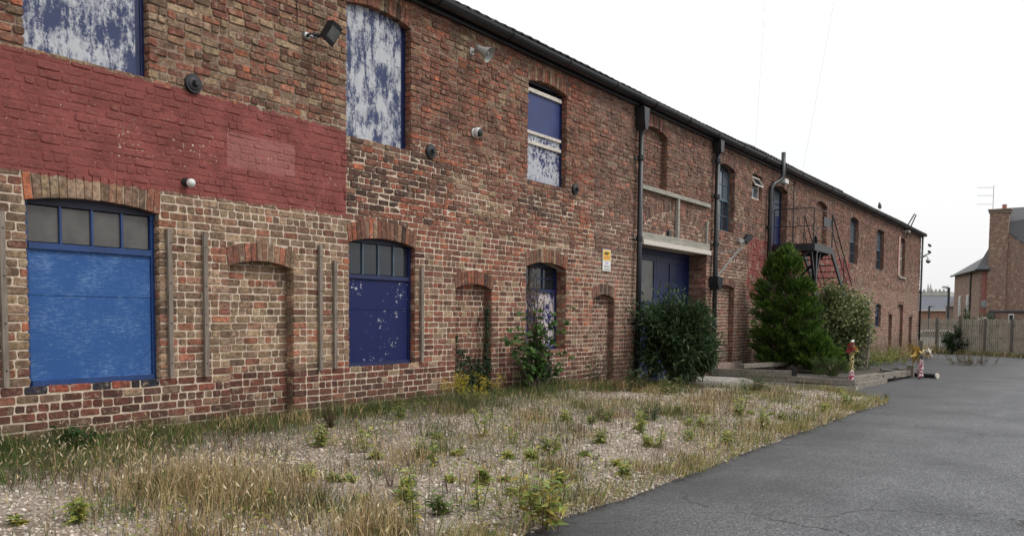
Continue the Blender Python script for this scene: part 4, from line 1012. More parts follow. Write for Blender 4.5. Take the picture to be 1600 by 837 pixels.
SH = np.concatenate(SEEDS); n = len(SH); aa = rng.uniform(0, 2*pi, n)
tag(leaves('grass_seed_heads', SH, np.stack([np.cos(aa)*.5, np.sin(aa)*.5, rng.uniform(.2, 1, n)], 1), rng.normal(0, 1, (n, 3)), rng.uniform(.03, .075, n), rng.uniform(.006, .014, n), pick([G3(.55, .43, .27), G3(.44, .33, .2), G3(.62, .52, .36)], n), M_grass, None, (0, 0, 0), .25), 'pale seed heads of the dry grass', 'grass', None, 'stuff')
# pebbles
n = 52000; x = rng.uniform(2.6, 20.5, n); y = rng.uniform(-5, -.3, n); k_ = in_verge(x, y-.03) & (rng.random(n) < np.clip(1.15-patch(x, y)*.6+np.minimum(0, (-1.1-y))*-.0, 0, 1)*np.where(y > -1.2, .25, 1)); x, y = x[k_], y[k_]; n = len(x)
P = onv(x, y); s_ = rng.uniform(.008, .024, (n, 1)); dirs = np.array([[1,0,0],[-1,0,0],[0,1,0],[0,-1,0],[0,0,1],[0,0,-1.]])
V = P[:, None, :]+dirs[None]*s_[:, None, :]*rng.uniform(.6, 1.3, (n, 6, 1))*np.array([1, 1, .6])+rng.normal(0, .15, (n, 6, 3))*s_[:, None, :]
tri = np.array([[0,2,4],[2,1,4],[1,3,4],[3,0,4],[2,0,5],[1,2,5],[3,1,5],[0,3,5]]); T_ = (np.arange(n)*6)[:, None, None]+tri[None]
pc = np.array([[.55,.47,.39],[.43,.35,.28],[.66,.59,.51],[.25,.19,.145],[.46,.36,.28],[.37,.33,.29],[.18,.14,.11]])[rng.integers(0, 7, n)]*rng.uniform(.8, 1.1, (n, 1))
mst, t, b = M('pale pebble'); k = NT(t); k.l(k.n('Attribute', attribute_name='col').outputs['Color'], b.inputs['Base Color']); b.inputs['Roughness'].default_value = .9
tag(np_mesh('pebbles', V.reshape(-1, 3), T_.reshape(-1, 3), np.repeat(pc, 8, axis=0), mst), 'pale pebbles scattered over the verge', 'gravel', None, 'stuff')

def weed(base, H, nst, spread, pal, label, group=None, name='weed', lw=(.06, .018), per=16, stemc=None, cat='weed', top=None, lean=.3):
    T = thing(name, tuple(base), label, cat, group); b3 = np.array(base); S = Geo(); Ps, Ds, Ls, Cs = [], [], [], []
    for i in range(nst):
        a = rng.uniform(0, 2*pi); r0 = rng.uniform(0, spread*(.4 if spread > .3 else .08)); q0 = b3+np.array([cos(a)*r0, sin(a)*r0, -.02]); h_ = H*rng.uniform(.6, 1.0)
        dv_ = np.array([cos(a), sin(a), 0])*rng.uniform(.1, lean+.1)*h_+np.array([0, 0, h_])
        q1 = q0+dv_*.5+rng.normal(0, .02*H, 3); q2 = q0+dv_
        S.tube([q0, q1, q2], [.0045*max(1, H*1.3), .0035*max(1, H*1.3), .0015], 4)
        t_ = rng.uniform(.12, 1., per); pp_ = np.where(t_[:, None] < .5, q0+(q1-q0)*t_[:, None]*2, q1+(q2-q1)*(t_[:, None]*2-1))
        aa = rng.uniform(0, 2*pi, per); Ps.append(pp_); Ds.append(np.stack([np.cos(aa), np.sin(aa), rng.uniform(-.1, .8, per)], 1)); Ls.append(rng.uniform(.55, 1.2, per)*lw[0]*(1.25-.6*t_)); Cs.append(pick(pal, per))
        if top is not None:
            m_ = 22; pp_ = q2+rng.normal(0, 1, (m_, 3))*np.array([.05, .05, .06])*H; aa = rng.uniform(0, 2*pi, m_)
            Ps.append(pp_); Ds.append(np.stack([np.cos(aa), np.sin(aa), rng.uniform(0, 1, m_)], 1)); Ls.append(np.full(m_, lw[0]*.65)); Cs.append(pick(top, m_))
    S.build('stem', M_bark if stemc is None else stemc, T)
    P = np.concatenate(Ps); D = np.concatenate(Ds); Ln = np.concatenate(Ls); N = rng.normal(0, .35, D.shape)+np.array([0, 0, 1.])
    leaves('foliage', P, D, N, Ln, Ln*lw[1]/lw[0]*rng.uniform(.8, 1.2, len(Ln)), np.concatenate(Cs), M_leaf, T, tuple(base), .25)
    return T
M_gst = simple('green stem', (.10, .12, .04), .6); M_rst = simple('reddish stem', (.12, .06, .035), .7)
def vbase(px, py, z=.15):
    p = on_z(px, py, z)
    for _ in range(4): p = on_z(px, py, float(verge_z(p[0], p[1]))+.01)
    return p
PG = YELLO+YELLO+GREEN
weed(vbase(850, 822), .50, 9, .5, YELLO+[G3(.30, .22, .05)], 'tallest yellowing leafy weed at the asphalt edge in the foreground', None, 'weed', (.14, .036), 26, M_rst, lean=.5)
weed(vbase(862, 712), .34, 4, .25, PG, 'upright green weed beside a dark stick in mid gravel', None, 'weed', (.11, .036), 18, M_gst)
weed(vbase(690, 805), .26, 4, .22, GREEN, 'low bright green weed in the gravel left of the tallest weed', None, 'weed', (.11, .036), 18, M_gst)
grp = 'weeds growing through the gravel'; lab = 'small yellow green weed growing through the pale gravel'
for px, py in ((700, 745), (640, 705), (560, 745), (600, 720), (515, 700), (800, 775), (930, 690), (1000, 668), (1060, 655), (1110, 668), (1165, 652), (1205, 640), (1250, 634), (985, 705), (905, 662), (1030, 700), (770, 720), (820, 690), (735, 760), (655, 770), (1300, 632), (1335, 628), (1140, 690), (610, 790), (525, 760), (470, 760), (950, 742), (880, 765), (20, 830), (1075, 690), (575, 705), (665, 735), (720, 705), (760, 800), (845, 735), (870, 655), (955, 660), (1020, 675), (1085, 665), (1130, 650), (1185, 670), (1225, 655), (975, 725), (915, 715), (790, 745), (560, 775), (680, 690), (1275, 645), (745, 680), (640, 820), (430, 800), (130, 815)):
    weed(vbase(px+rng.normal(0, 14), py+rng.normal(0, 5)), rng.choice([.08, .12, .16, .22, .34])*rng.uniform(.85, 1.15), int(rng.integers(3, 10)), .22, PG if rng.random() < .4 else YELLO, lab, grp, 'weed', (.085, .03), 15, M_gst)
grp = 'dark dead stalks on the verge'
for px, py in ((330, 800), (210, 800), (150, 775), (640, 730), (700, 770), (760, 740), (545, 730), (820, 745), (880, 720), (610, 760), (270, 825), (480, 820)):
    weed(vbase(px, py), rng.uniform(.14, .25), 4, .15, [G3(.06, .04, .025), G3(.09, .06, .04)], 'brown dead stalk standing in the gravel', grp, 'dead_weed', (.03, .008), 8, M_bark)
weed(vbase(120, 702), .28, 9, .4, [G3(.03, .07, .018), G3(.045, .09, .022)], 'dark green broad leaved dock at the wall under the wide blue window', None, 'dock_plant', (.19, .06), 9, M_gst, 'plant', lean=.6)
weed(vbase(735, 645), .52, 40, .85, [G3(.06, .085, .02), G3(.09, .11, .03)], 'bushy goldenrod with yellow flower heads against the wall', None, 'goldenrod', (.06, .014), 18, M_gst, 'plant', [G3(.55, .42, .03), G3(.40, .32, .04)], .45)
weed(vbase(517, 668), .36, 14, .3, [G3(.04, .06, .02), G3(.06, .075, .03)], 'dark bushy weed at the wall left of the flaked navy window', None, 'weed', (.05, .016), 18, M_rst)
weed(vbase(625, 655), .26, 8, .3, GREEN+YELLO, 'fresh green weed at the wall foot under the flaked navy window', None, 'weed', (.09, .024), 12, M_gst)
weed(vbase(1010, 655), .30, 16, .5, [G3(.06, .10, .06), G3(.09, .12, .08), G3(.04, .075, .04)], 'grey green bushy weed in front of the dark doorway shrub', None, 'weed', (.06, .02), 18, M_gst)
weed(vbase(1050, 618), .45, 12, .5, GREEN, 'leafy dark weed at the foot of the doorway shrub', None, 'weed', (.09, .035), 16, M_gst)
weed(vbase(935, 605), .75, 14, .4, [G3(.03, .06, .018), G3(.05, .08, .025)], 'bramble growing in the small blind arch', None, 'bramble', (.08, .04), 18, M_rst, 'plant', lean=.35)
weed(vbase(990, 612), .5, 12, .45, [G3(.035, .065, .02), G3(.05, .085, .025)], 'broad leaved bramble left of the doorway shrub', None, 'bramble', (.10, .055), 16, M_rst, 'plant', lean=.5)
weed(vbase(960, 612), .7, 14, .4, [G3(.10, .04, .02), G3(.14, .06, .03), G3(.07, .035, .02)], 'rusty red dock stalks by the drainpipe', None, 'dock_stalks', (.04, .014), 26, M_rst, 'plant', lean=.2)
weed(vbase(1180, 612), .5, 26, .8, [G3(.04, .08, .025), G3(.06, .11, .03), G3(.03, .06, .02)], 'arching green plant with long leaves before the sleepers', None, 'leafy_clump', (.2, .022), 9, M_gst, 'plant', lean=.7)
weed(vbase(1290, 640)*1.0, .55, 3, .1, [G3(.30, .25, .14)], 'tall seeding stalk at the tip of the verge', None, 'seed_stalk', (.03, .01), 14, M_bark, 'plant', STRAW, .15)
weed(vbase(1385, 626), .22, 8, .2, [G3(.05, .06, .02), G3(.09, .08, .03)], 'dark tuft at the far tip of the verge', None, 'weed', (.05, .014), 14, M_rst)
# sapling with big leaves climbing at the third ground floor window
b3 = np.array([12.45, -.35, float(verge_z(12.45, -.35))])
T = thing('sycamore_sapling', tuple(b3), 'green sapling with broad leaves in front of the creeper window', 'sapling')
S = Geo(); Ps = []
for i in range(15):
    a = rng.uniform(0, 2*pi); h_ = rng.uniform(.6, 1.4); q = b3+np.array([rng.normal(0, .08), rng.normal(0, .06), 0]); tip = q+np.array([rng.normal(-.12, .4), rng.normal(-.1, .12), h_]); S.tube([q, (q+tip)/2+np.array([.03, 0, .05]), tip], [.012, .008, .004], 5)
    for t_ in np.linspace(.25, 1, 9): Ps.append(q+(tip-q)*t_+rng.normal(0, .05, 3))
S.build('stem', M_bark, T); Ps = np.repeat(np.array(Ps), 3, axis=0); n = len(Ps); aa = rng.uniform(0, 2*pi, n); D = np.stack([np.cos(aa), np.sin(aa)-.3, rng.uniform(-.3, .4, n)], 1)
leaves('foliage', Ps, D, rng.normal(0, .4, (n, 3))+np.array([0, -.3, 1]), rng.uniform(.08, .17, n), rng.uniform(.07, .14, n), pick([G3(.05, .11, .025), G3(.075, .14, .03), G3(.04, .085, .02)], n), M_leaf, T, tuple(b3), .3)
# dead creeper on that window
b3 = np.array([13.2, -.03, float(verge_z(13.2, -.1))]); T = thing('dead_creeper', tuple(b3), 'brown dead creeper hanging over the flaking navy window', 'creeper')
S = Geo(); Ps = []
for i in range(14):
    x = 13.15+rng.normal(0, .10); pts = [np.array([13.2+rng.normal(0, .1), -.04, b3[2]])]
    for z in np.linspace(.6, rng.uniform(1.4, 2.5), 8): x += rng.normal(0, .05); pts.append(np.array([x, (.12 if z > .95 else -.05)+rng.normal(0, .02), z]))
    S.tube(pts, .008, 4); Ps += [pts[j]+rng.normal(0, .05, 3)*np.array([1, .3, 1]) for j in range(3, len(pts)) for _ in range(5)]
S.build('stem', M_bark, T); Ps = np.array(Ps); n = len(Ps); leaves('foliage', Ps, rng.normal(0, 1, (n, 3))-np.array([0, .3, .6]), rng.normal(0, 1, (n, 3)), rng.uniform(.03, .08, n), rng.uniform(.02, .05, n), pick([G3(.16, .09, .04), G3(.10, .06, .03), G3(.22, .14, .07)], n), M_leaf, T, tuple(b3))
def ivy(base, spots, lab, pal, name='ivy', cat='ivy'):
    T = thing(name, base, lab, cat); S = Geo(); Ps = []
    for (xa, za, xb, zb, y, n_) in spots:
        pts = [np.array([xa+(xb-xa)*f_+.03*sin(f_*9), y+rng.normal(0, .008), za+(zb-za)*f_]) for f_ in np.linspace(0, 1, 8)]; S.tube(pts, .007, 4)
        for i in range(n_):
            f_ = rng.random()**1.3; Ps.append((xa+(xb-xa)*f_+rng.normal(0, .055*(1.3-f_)), y-.02-abs(rng.normal(0, .03)), za+(zb-za)*f_+rng.normal(0, .04)))
    S.build('stem', M_bark, T); Ps = np.array(Ps); n = len(Ps)
    leaves('foliage', Ps, np.stack([rng.normal(0, 1, n), rng.normal(-.4, .3, n), rng.normal(-.4, .6, n)], 1), np.stack([rng.normal(0, .4, n), -np.ones(n), rng.normal(.4, .3, n)], 1), rng.uniform(.03, .065, n), rng.uniform(.03, .06, n), pick(pal, n), M_leaf, T, base, .1)
IV = [G3(.02, .042, .015), G3(.032, .06, .02), G3(.015, .03, .012)]
ivy((11.1, .1, .35), [(10.85, .3, 10.78, 1.25, .12, 160), (11.0, .3, 10.95, 1.05, .12, 120), (11.25, .3, 11.1, .95, .12, 120), (11.5, .3, 11.5, 1.75, .05, 420), (11.45, .3, 11.3, .9, .1, 160), (10.95, .5, 11.4, .7, .1, 160)], 'dark ivy climbing inside the middle blind arch', IV)
ivy((13.0, -.05, .35), [(12.9, .3, 12.85, 1.15, -.03, 220), (13.15, .3, 13.1, 1.05, -.03, 220), (13.35, .3, 13.3, .95, -.03, 200), (12.6, .3, 12.55, .8, -.04, 150)], 'dark ivy at the wall below the creeper window', IV)

def shrub(name, base, rad, H, zc, n, lsz, pal, lab, cat='shrub', nbr=26, shell=.55, dirb=0., drop=.3):
    T = thing(name, tuple(base), lab, cat); b3 = np.array(base, float); S = Geo(); cl = []
    for i in range(nbr):
        v = rng.normal(0, 1, 3); v[2] = abs(v[2])*1.0; v /= np.linalg.norm(v); rr_ = rng.uniform(shell, 1.0)
        tip = b3+np.array([v[0]*rad[0]*rr_, v[1]*rad[1]*rr_, zc+v[2]*(H-zc)*rr_]) if rng.random() < .72 else b3+np.array([v[0]*rad[0]*rr_, v[1]*rad[1]*rr_, zc*rng.uniform(.25, 1)])
        mid = b3+(tip-b3)*.5+np.array([0, 0, .12*H]); S.tube([b3+rng.normal(0, .05, 3)*np.array([1, 1, 0]), mid, tip], [.03, .018, .005], 5); cl.append((tip, mid))
    S.build('trunk', M_bark, T); per = n//nbr; Ps, Ds, Cs = [], [], []
    for tip, mid in cl:
        f_ = rng.uniform(.15, 1.1, per); p = mid+(tip-mid)*f_[:, None]+rng.normal(0, .055*H, (per, 3)); out = unit(p-(b3+np.array([0, 0, zc*.6])))
        Ps.append(p); Ds.append(out+rng.normal(0, .6, (per, 3))+np.array([0, 0, dirb])); tone = rng.uniform(.75, 1.25); Cs.append(pick(pal, per)*tone)
    P = np.concatenate(Ps); P[:, 2] = np.maximum(P[:, 2], base[2]+.02); P[:, 1] = np.minimum(P[:, 1], -.03); n = len(P)
    leaves('crown', P, np.concatenate(Ds), rng.normal(0, .5, (n, 3))+np.array([0, 0, 1]), rng.uniform(.6, 1.25, n)*lsz[0], rng.uniform(.7, 1.2, n)*lsz[1], np.concatenate(Cs), M_leaf, T, tuple(base), drop)
    return T
shrub('doorway_shrub', (17.4, -.75, .14), (1.1, .8), 2.25, .9, 11000, (.16, .045), [G3(.03, .058, .02), G3(.045, .08, .028), G3(.075, .11, .05), G3(.022, .042, .016)], 'large dark green shrub growing in front of the wide blue doorway', nbr=64, shell=.35, dirb=.2)
shrub('doorway_shrub', (18.15, -.8, .1), (.85, .6), 1.75, .8, 5500, (.16, .045), [G3(.032, .06, .022), G3(.05, .085, .03), G3(.024, .045, .018)], 'lower right hand shrub beside the drainpipe at the blue doorway', nbr=44)
VAR = [G3(.07, .10, .03), G3(.13, .16, .06), G3(.36, .35, .17), G3(.16, .19, .07), G3(.045, .07, .025)]
shrub('variegated_shrub', (26.0, -2.05, .12), (1.1, .85), 2.6, .75, 24000, (.10, .06), VAR, 'rounded shrub with pale edged leaves right of the conifer', nbr=120, shell=.7)
shrub('low_shrub', (24.2, -2.4, .12), (.8, .5), .55, .2, 3500, (.05, .016), [G3(.05, .08, .03), G3(.07, .10, .035)], 'low green mound of foliage behind the front sleeper', nbr=30, shell=.6)
shrub('low_shrub', (21.9, -2.9, .2), (.5, .6), .38, .1, 4200, (.14, .006), [G3(.07, .11, .03), G3(.10, .14, .04), G3(.05, .08, .025)], 'soft grassy mound spilling over the front sleeper', nbr=30, dirb=.8)
# conifer: layered upswept feathery sprays
def conifer(base, tops, R0, H, nb, lab):
    T = thing('conifer', tuple(base), lab, 'tree'); b3 = np.array(base); S = Geo(); Ps, Ds, Cs = [], [], []
    for dx, dy, h_ in tops: S.tube([b3-np.array([0, 0, .1]), b3+np.array([dx*.6, dy*.6, h_*.4]), b3+np.array([dx, dy, h_*.97])], [.08, .05, .01], 7)
    for i in range(nb):
        dx, dy, h_ = tops[int(rng.integers(0, len(tops)))]; f_ = rng.random()**1.15; z = .02*h_+f_*h_*.95
        ctr = b3+np.array([dx, dy, 0])*min(1, f_*2.2); prof = (1-f_)**.72*(.78+.22*min(1, f_*5)); r = R0*prof*rng.uniform(.55, 1.12); a = rng.uniform(0, 2*pi)
        st = ctr+np.array([0, 0, z-.15*r]); tip = ctr+np.array([cos(a)*r, sin(a)*r, z+.12+r*.25])
        if i % 4 == 0: S.tube([st, tip], [.012, .004], 4)
        m_ = 70; t_ = rng.uniform(.45, 1.0, m_); wd = .075*(1.2-t_)+.018; p = st+(tip-st)*t_[:, None]+rng.normal(0, 1, (m_, 3))*wd[:, None]*np.array([1, 1, .45]); br = unit((tip-st)[None])
        Ps.append(p); Ds.append(br*1.3+rng.normal(0, .35, (m_, 3))+np.array([0, 0, .35])); tone = rng.uniform(.5, 1.3)
        Cs.append(pick([G3(.05, .105, .015), G3(.075, .14, .018), G3(.035, .07, .013), G3(.11, .175, .03)], m_)*tone)
    S.build('trunk', M_bark, T); P = np.concatenate(Ps); P[:, 1] = np.minimum(P[:, 1], -.04); n = len(P)
    leaves('crown', P, np.concatenate(Ds), rng.normal(0, 1, (n, 3)), rng.uniform(.08, .19, n), rng.uniform(.018, .04, n), np.concatenate(Cs), M_leaf, T, tuple(base), .05, .1)
conifer((24.0, -1.05, .12), ((-.05, .30, 3.2), (.0, -.08, 3.42), (.05, -.30, 3.1), (.1, -.55, 2.5)), 1.0, 3.4, 430, 'bright green feathery conifer against the wall below the stair')
conifer((23.6, -2.15, .12), ((0, 0, .95), (.2, .3, 1.2)), .72, 1.2, 200, 'low spreading conifer in front of the variegated shrub')
# rank weeds at the foot of the far wall
for x, y, H, pal, lab in ((33.5, -.7, .8, GREEN, 'green weeds at the stair foot'), (36, -.9, .7, GREEN+YELLO, 'green weeds along the far wall before the blue window'), (38.5, -.8, .75, PG, 'mixed weeds under the small blue window'),
        (41.5, -.8, .8, PG+STRAW[:2], 'half dry weeds by the far blind arches'), (44.5, -.8, 1.0, STRAW, 'tall dry brown weeds near the far corner'), (47.5, -.9, 1.1, STRAW+GREEN[:1], 'dry straw coloured weeds at the far corner'),
        (40.5, -4.0, .55, [G3(.16, .13, .08), G3(.11, .09, .05)], 'heap of dry brush on the asphalt before the fence')):
    weed((x, y, g(x)), H, 34, 2.2, pal, lab, None, 'weed_clump', (.12, .04), 26, M_bark, 'weeds', None, .6)

# ================================================================== FENCE AND BEYOND
FA, FB = np.array([60.5, 1.5]), np.array([54.6, -6.0]); FB = FA+(FB-FA)*1.9
FN = thing('paling_fence', (FA[0], FA[1], g(60)), 'grey weathered timber paling fence across the end of the yard', 'fence')
Lf = np.linalg.norm(FB-FA); dF = (FB-FA)/Lf; nF = np.array([dF[1], -dF[0]]); 
if nF[0] > 0: nF = -nF
def fz(s): return g(FA[0]+dF[0]*s)-.02
zt = 1.6
for i, s in enumerate(np.arange(0, Lf, 1.83)):
    p = FA+dF*s; Geo().beam((p[0], p[1], fz(s)-.1), (p[0], p[1], zt+.04), .17, .15, (dF[0], dF[1], 0)).build('post', M_post, FN)
for z in (-.15, .55, 1.3):
    a = FA; b_ = FB; Geo().beam((a[0]-nF[0]*.03, a[1]-nF[1]*.03, z), (b_[0]-nF[0]*.03, b_[1]-nF[1]*.03, z), .045, .09).build('rail', M_pale, FN)
for i, s in enumerate(np.arange(.05, Lf, .142)):
    p = FA+dF*s+nF*.035; h_ = zt+rng.uniform(-.05, .04); Geo().beam((p[0], p[1], fz(s)+.03), (p[0]+rng.normal(0, .008), p[1]+rng.normal(0, .008), h_), .085, .02, tuple((nF[0], nF[1], 0))).build('pale', M_pale, FN)
shrub('fence_shrub', (58.3, -1.2, g(58)), (.8, .9), 1.9, .6, 1600, (.16, .09), IV+[G3(.04, .06, .025)], 'dark bush growing against the paling fence', nbr=24)
shrub('fence_shrub', (53.4, -6.0, g(53)), (.7, .6), 2.0, 1.0, 900, (.14, .08), GREEN+YELLO, 'pale green bush at the right end of the fence', nbr=18)
# grass strip at the fence foot
Pn = 5000; s = rng.uniform(0, Lf, Pn); q = FA[None]+dF[None]*s[:, None]+nF[None]*np.abs(rng.normal(.1, .35, Pn))[:, None]; Z = gn(q[:, 0])
V, T_, C_ = blades(np.stack([q[:, 0], q[:, 1], Z], 1), rng.uniform(.1, .4, Pn), rng.uniform(.012, .03, Pn), rng.uniform(.1, .7, Pn), mixpal(Pn, .6))
tag(np_mesh('fence_grass', V, T_, C_, M_grass), 'rough grass along the fence foot', 'grass', None, 'stuff')
# parked white car glimpsed through the pales
def car(loc, rz, mbody, lab):
    T = add('parked_car', None, None, None, loc); o = bpy.data.objects[T]; tag(T, lab, 'car'); L3 = np.array(loc)
    def tr(G):
        c, s = cos(rz), sin(rz); G.v = [(L3[0]+x*c-y*s, L3[1]+x*s+y*c, L3[2]+z) for x, y, z in G.v]; return G
    G = Geo(); G.prism([(-2.1, .3), (2.1, .3), (2.12, .6), (2.0, .82), (1.2, .95), (.65, 1.42), (-1.1, 1.45), (-1.75, 1.0), (-2.1, .92)], -.85, .85); tr(G).build('body', mbody, T)
    for s_ in (-1, 1):
        Q = Geo(); Q.prism([(-1.5, .98), (1.0, .98), (.6, 1.36), (-1.05, 1.38)], s_*.853, s_*.858); tr(Q).build('side_window', M_pane2, T)
        for x in (-1.3, 1.3):
            Q = Geo(); Q.lathe([(-.1, 0), (-.1, .3), (.1, .3), (.1, 0)], (x, s_*.78, .3), (0, 1, 0), 14); n_ = tr(Q).build('wheel', M_black, T); Q = Geo(); Q.lathe([(0, .17), (.01, .17), (.012, 0)], (x, s_*.88, .3), (0, s_, 0), 12); tr(Q).build('rim', M_steel, n_)
        Q = Geo(); Q.box(2.09, 2.125, s_*.55-.15, s_*.55+.15, .62, .74); tr(Q).build('headlight', M_pane, T)
car((66, 1.3, g(66)), radians(100), M_white, 'white car parked behind the left end of the fence')
# ---- brick house
mH, t, b = M('house brick'); k = NT(t); p = k.pos(); n1 = k.noise(p, 9, 4, .7); n2 = k.noise(p, 1.2, 5)
c = k.mix(k.ramp(n1, .3, .7), (.26, .15, .11), (.085, .058, .046)); c = k.mix(k.ramp(k.noise(k.scale(p, (3, 4.3, 11)), 1, 3), .55, .62, 0, .7), c, (.38, .27, .20)); c = k.mix(k.ramp(n2, .45, .7, 0, .6), c, (.17, .13, .10)); k.l(c, b.inputs['Base Color']); b.inputs['Roughness'].default_value = .95
mH2 = simple('redder house brick', (.20, .075, .06), .9, .35, 12); mH3 = simple('brown house brick', (.17, .125, .095), .9, .3, 10)
M_sl = simple('grey slate', (.05, .05, .055), .6, .35, 14)
HS = thing('brick_house', (78, -3, g(75)), 'brick house with tall chimney behind the fence', 'house')
gz = -.9
w_ = Geo(); poly = [(-1.15, gz), (-9.5, gz), (-9.5, 2.0), (-2.0, 8.35), (-1.15, 8.9)]
w_.v = [(75.0, y, z) for y, z in poly]+[(75.4, y, z) for y, z in poly]; n = 5
w_.f = [tuple(range(n))[::-1], tuple(range(n, 2*n))]+[(i, (i+1) % n, n+(i+1) % n, n+i) for i in range(n)]; w_.c = [None]*7; w_.build('gable_wall', mH, HS)
Geo().box(75.4, 84, -9.5, -1.25, gz, 2.0).build('side_wall', mH, HS)
rfh = Geo(); rfh.v = [(75.35, -1.2, 8.75), (75.35, -9.8, 1.9), (84, -9.8, 1.9), (84, -1.2, 8.75), (84, -2.2, 11.0), (77.5, -1.2, 10.2), (78, -9, 10.3)]; rfh.f = [(0, 1, 2, 3), (0, 1, 6, 5), (5, 6, 2, 3)]; rfh.c = [None]*3; RH = rfh.build('roof', M_sl, HS)
for i in range(12):
    f_ = i/11; y = -2.0-7.4*f_; z = 8.4-6.27*f_; Geo().beam((74.95, y, z), (75.4, y, z), .62, .08, (0, .65, -.76)).build('verge_tile', M_sl, HS)
ch = Geo(); ch.box(74.85, 76.0, -2.3, -1.05, gz, 9.6); CHN = ch.build('chimney', mH, HS)
Geo().box(74.78, 76.07, -2.4, -.97, 9.6, 9.78).build('chimney_cap', mH3, CHN); Geo().box(74.72, 76.12, -2.46, -.92, 9.78, 9.88).build('chimney_cap', mH3, CHN)
Geo().lathe([(0, .17), (.3, .15), (.36, .18), (.36, .12)], (75.4, -1.95, 9.88), (0, 0, 1), 12).build('chimney_pot', simple('terracotta', (.30, .12, .08), .8), CHN)
# wing
B2 = at_x(1492, 430, 85.0); wv_ = [(75.05, -1.2), (75.05, -.58), (85, float(B2[1])), (86.5, -1.2)]
G = Geo(); G.v = [(x, y, gz) for x, y in wv_]+[(x, y, 5.35) for x, y in wv_]; G.f = [(1, 2, 6, 5), (2, 3, 7, 6)]; G.c = [None]*2; G.build('wing_wall', mH, HS)
Geo().box(75.0, 75.06, -1.2, -.6, gz, 5.35).build('wing_end', mH2, HS)
for i in range(22):
    if i % 2: Geo().box(74.985, 75.0, -.74, -.6, .4+i*.225, .4+i*.225+.2).build('quoin_brick', mH3, HS)
G = Geo(); ov = .35; e = [(74.7, -1.2, 5.4), (74.7, -.3, 5.4), (85.4, float(B2[1])+.35, 5.4), (86.5, -1.2, 5.4)]; pk = (76.9, -1.25, 7.9); pk2 = (85, -1.25, 7.9)
G.v = e+[pk, pk2]; G.f = [(0, 1, 4), (1, 2, 5, 4), (2, 3, 5)]; G.c = [None]*3; G.build('wing_roof', M_sl, HS)
Geo().tube([(74.7, -1.2, 5.36), (74.7, -.3, 5.36), (85.4, float(B2[1])+.35, 5.36)], .09, 6).build('gutter', M_gut, HS)
sd_ = Vector((85-75.05, float(B2[1])+.58, 0)).normalized(); nn_ = Vector((-sd_.y, sd_.x, 0))
def onwing(x): f_ = (x-75.05)/9.95; return Vector((x, -.58+(float(B2[1])+.58)*f_, 0))+nn_*.06
for px in (1501, 1513):
    xx = None
    for x in np.linspace(75.2, 85, 300):
        q = onwing(x); u_, v_ = proj((q.x, q.y, 3))
        if abs(u_-px) < 1.0: xx = x
    q = onwing(xx or 78); wn = Geo().beam(tuple(q+Vector((0, 0, 1.95))), tuple(q+Vector((0, 0, 3.55))), .95, .06, tuple(nn_)).build('window', M_offw, HS); q = q+nn_*.04
    Geo().beam(tuple(q+Vector((0, 0, 2.02))), tuple(q+Vector((0, 0, 3.48))), .75, .05, tuple(nn_)).build('pane', M_pane, wn); Geo().beam(tuple(q-sd_*.6+Vector((0, 0, 1.88))), tuple(q+sd_*.6+Vector((0, 0, 1.88))), .16, .12).build('sill', M_conc, wn)
q = onwing(78.2); Geo().tube([tuple(q+Vector((0, 0, gz))), tuple(q+Vector((0, 0, 5.3)))], .07, 6).build('drainpipe', M_gut, HS)
Geo().lathe([(0, .30), (.06, .30), (.08, .25), (.08, 0)], (75.0, -.98, 2.75), (-1, 0, 0), 18).build('oval_plaque', simple('grey plaque', (.16, .17, .18), .6), HS)
Geo().beam((74.9, -1.3, 2.2), (74.5, -9.4, 2.25), .9, .12).build('lean_to_roof', M_sl, HS)
G = Geo(); G.box(74.45, 74.5, -2.95, -2.6, 1.35, 2.0); wn = G.build('window', M_white, HS); Geo().box(74.43, 74.449, -2.9, -2.65, 1.42, 1.93).build('pane', M_pane2, wn); Geo().box(74.5, 74.98, -9.4, -1.4, gz, 2.1).build('lean_to_wall', mH, HS)
Geo().box(74.2, 74.4, -1.35, -.6, 1.55, 1.75).build('porch_beam', M_offw, HS); Geo().box(74.1, 74.98, -1.7, -1.2, 1.75, 2.1).build('porch_roof', M_sl, HS)
AE = thing('tv_aerial', (75.2, -1.2, 9.88), 'television aerial standing on the house chimney', 'aerial')
Geo().tube([(75.2, -1.2, 9.7), (75.2, -1.2, 11.7)], .025, 5).build('mast', M_steel, AE)
for z in (10.3, 10.95, 11.55):
    Geo().tube([(75.2, -1.2, z), (75.1, -.1, z+.05)], .018, 4).build('boom', M_steel, AE)
# ---- far roofs, church, lamps
HB = thing('slate_roofed_building', (130, 9, gz), 'long low brick building with grey slate roof beyond the fence', 'building')
a = at_x(1425, 484, 130); b_ = at_x(1500, 484, 130)
Geo().box(130, 138, b_[1], a[1], gz, 2.75).build('wall', simple('far orange brick', (.27, .145, .105), .9, .15, 2), HB)
G = Geo(); G.v = [(129.6, b_[1], 2.75), (129.6, a[1], 2.75), (134, a[1], 4.7), (134, b_[1], 4.7), (138.4, b_[1], 2.75), (138.4, a[1], 2.75)]; G.f = [(0, 1, 2, 3), (3, 2, 5, 4), (0, 3, 4), (1, 5, 2)]; G.c = [None]*4; G.build('roof', simple('far slate', (.085, .09, .11), .7, .15, 2), HB)
Geo().box(129.5, 129.62, b_[1], a[1], 2.66, 2.8).build('gutter', M_offw, HB)
HB = thing('dark_gabled_house', (110, 5, gz), 'small dark roofed house beside the tall lamp post', 'house')
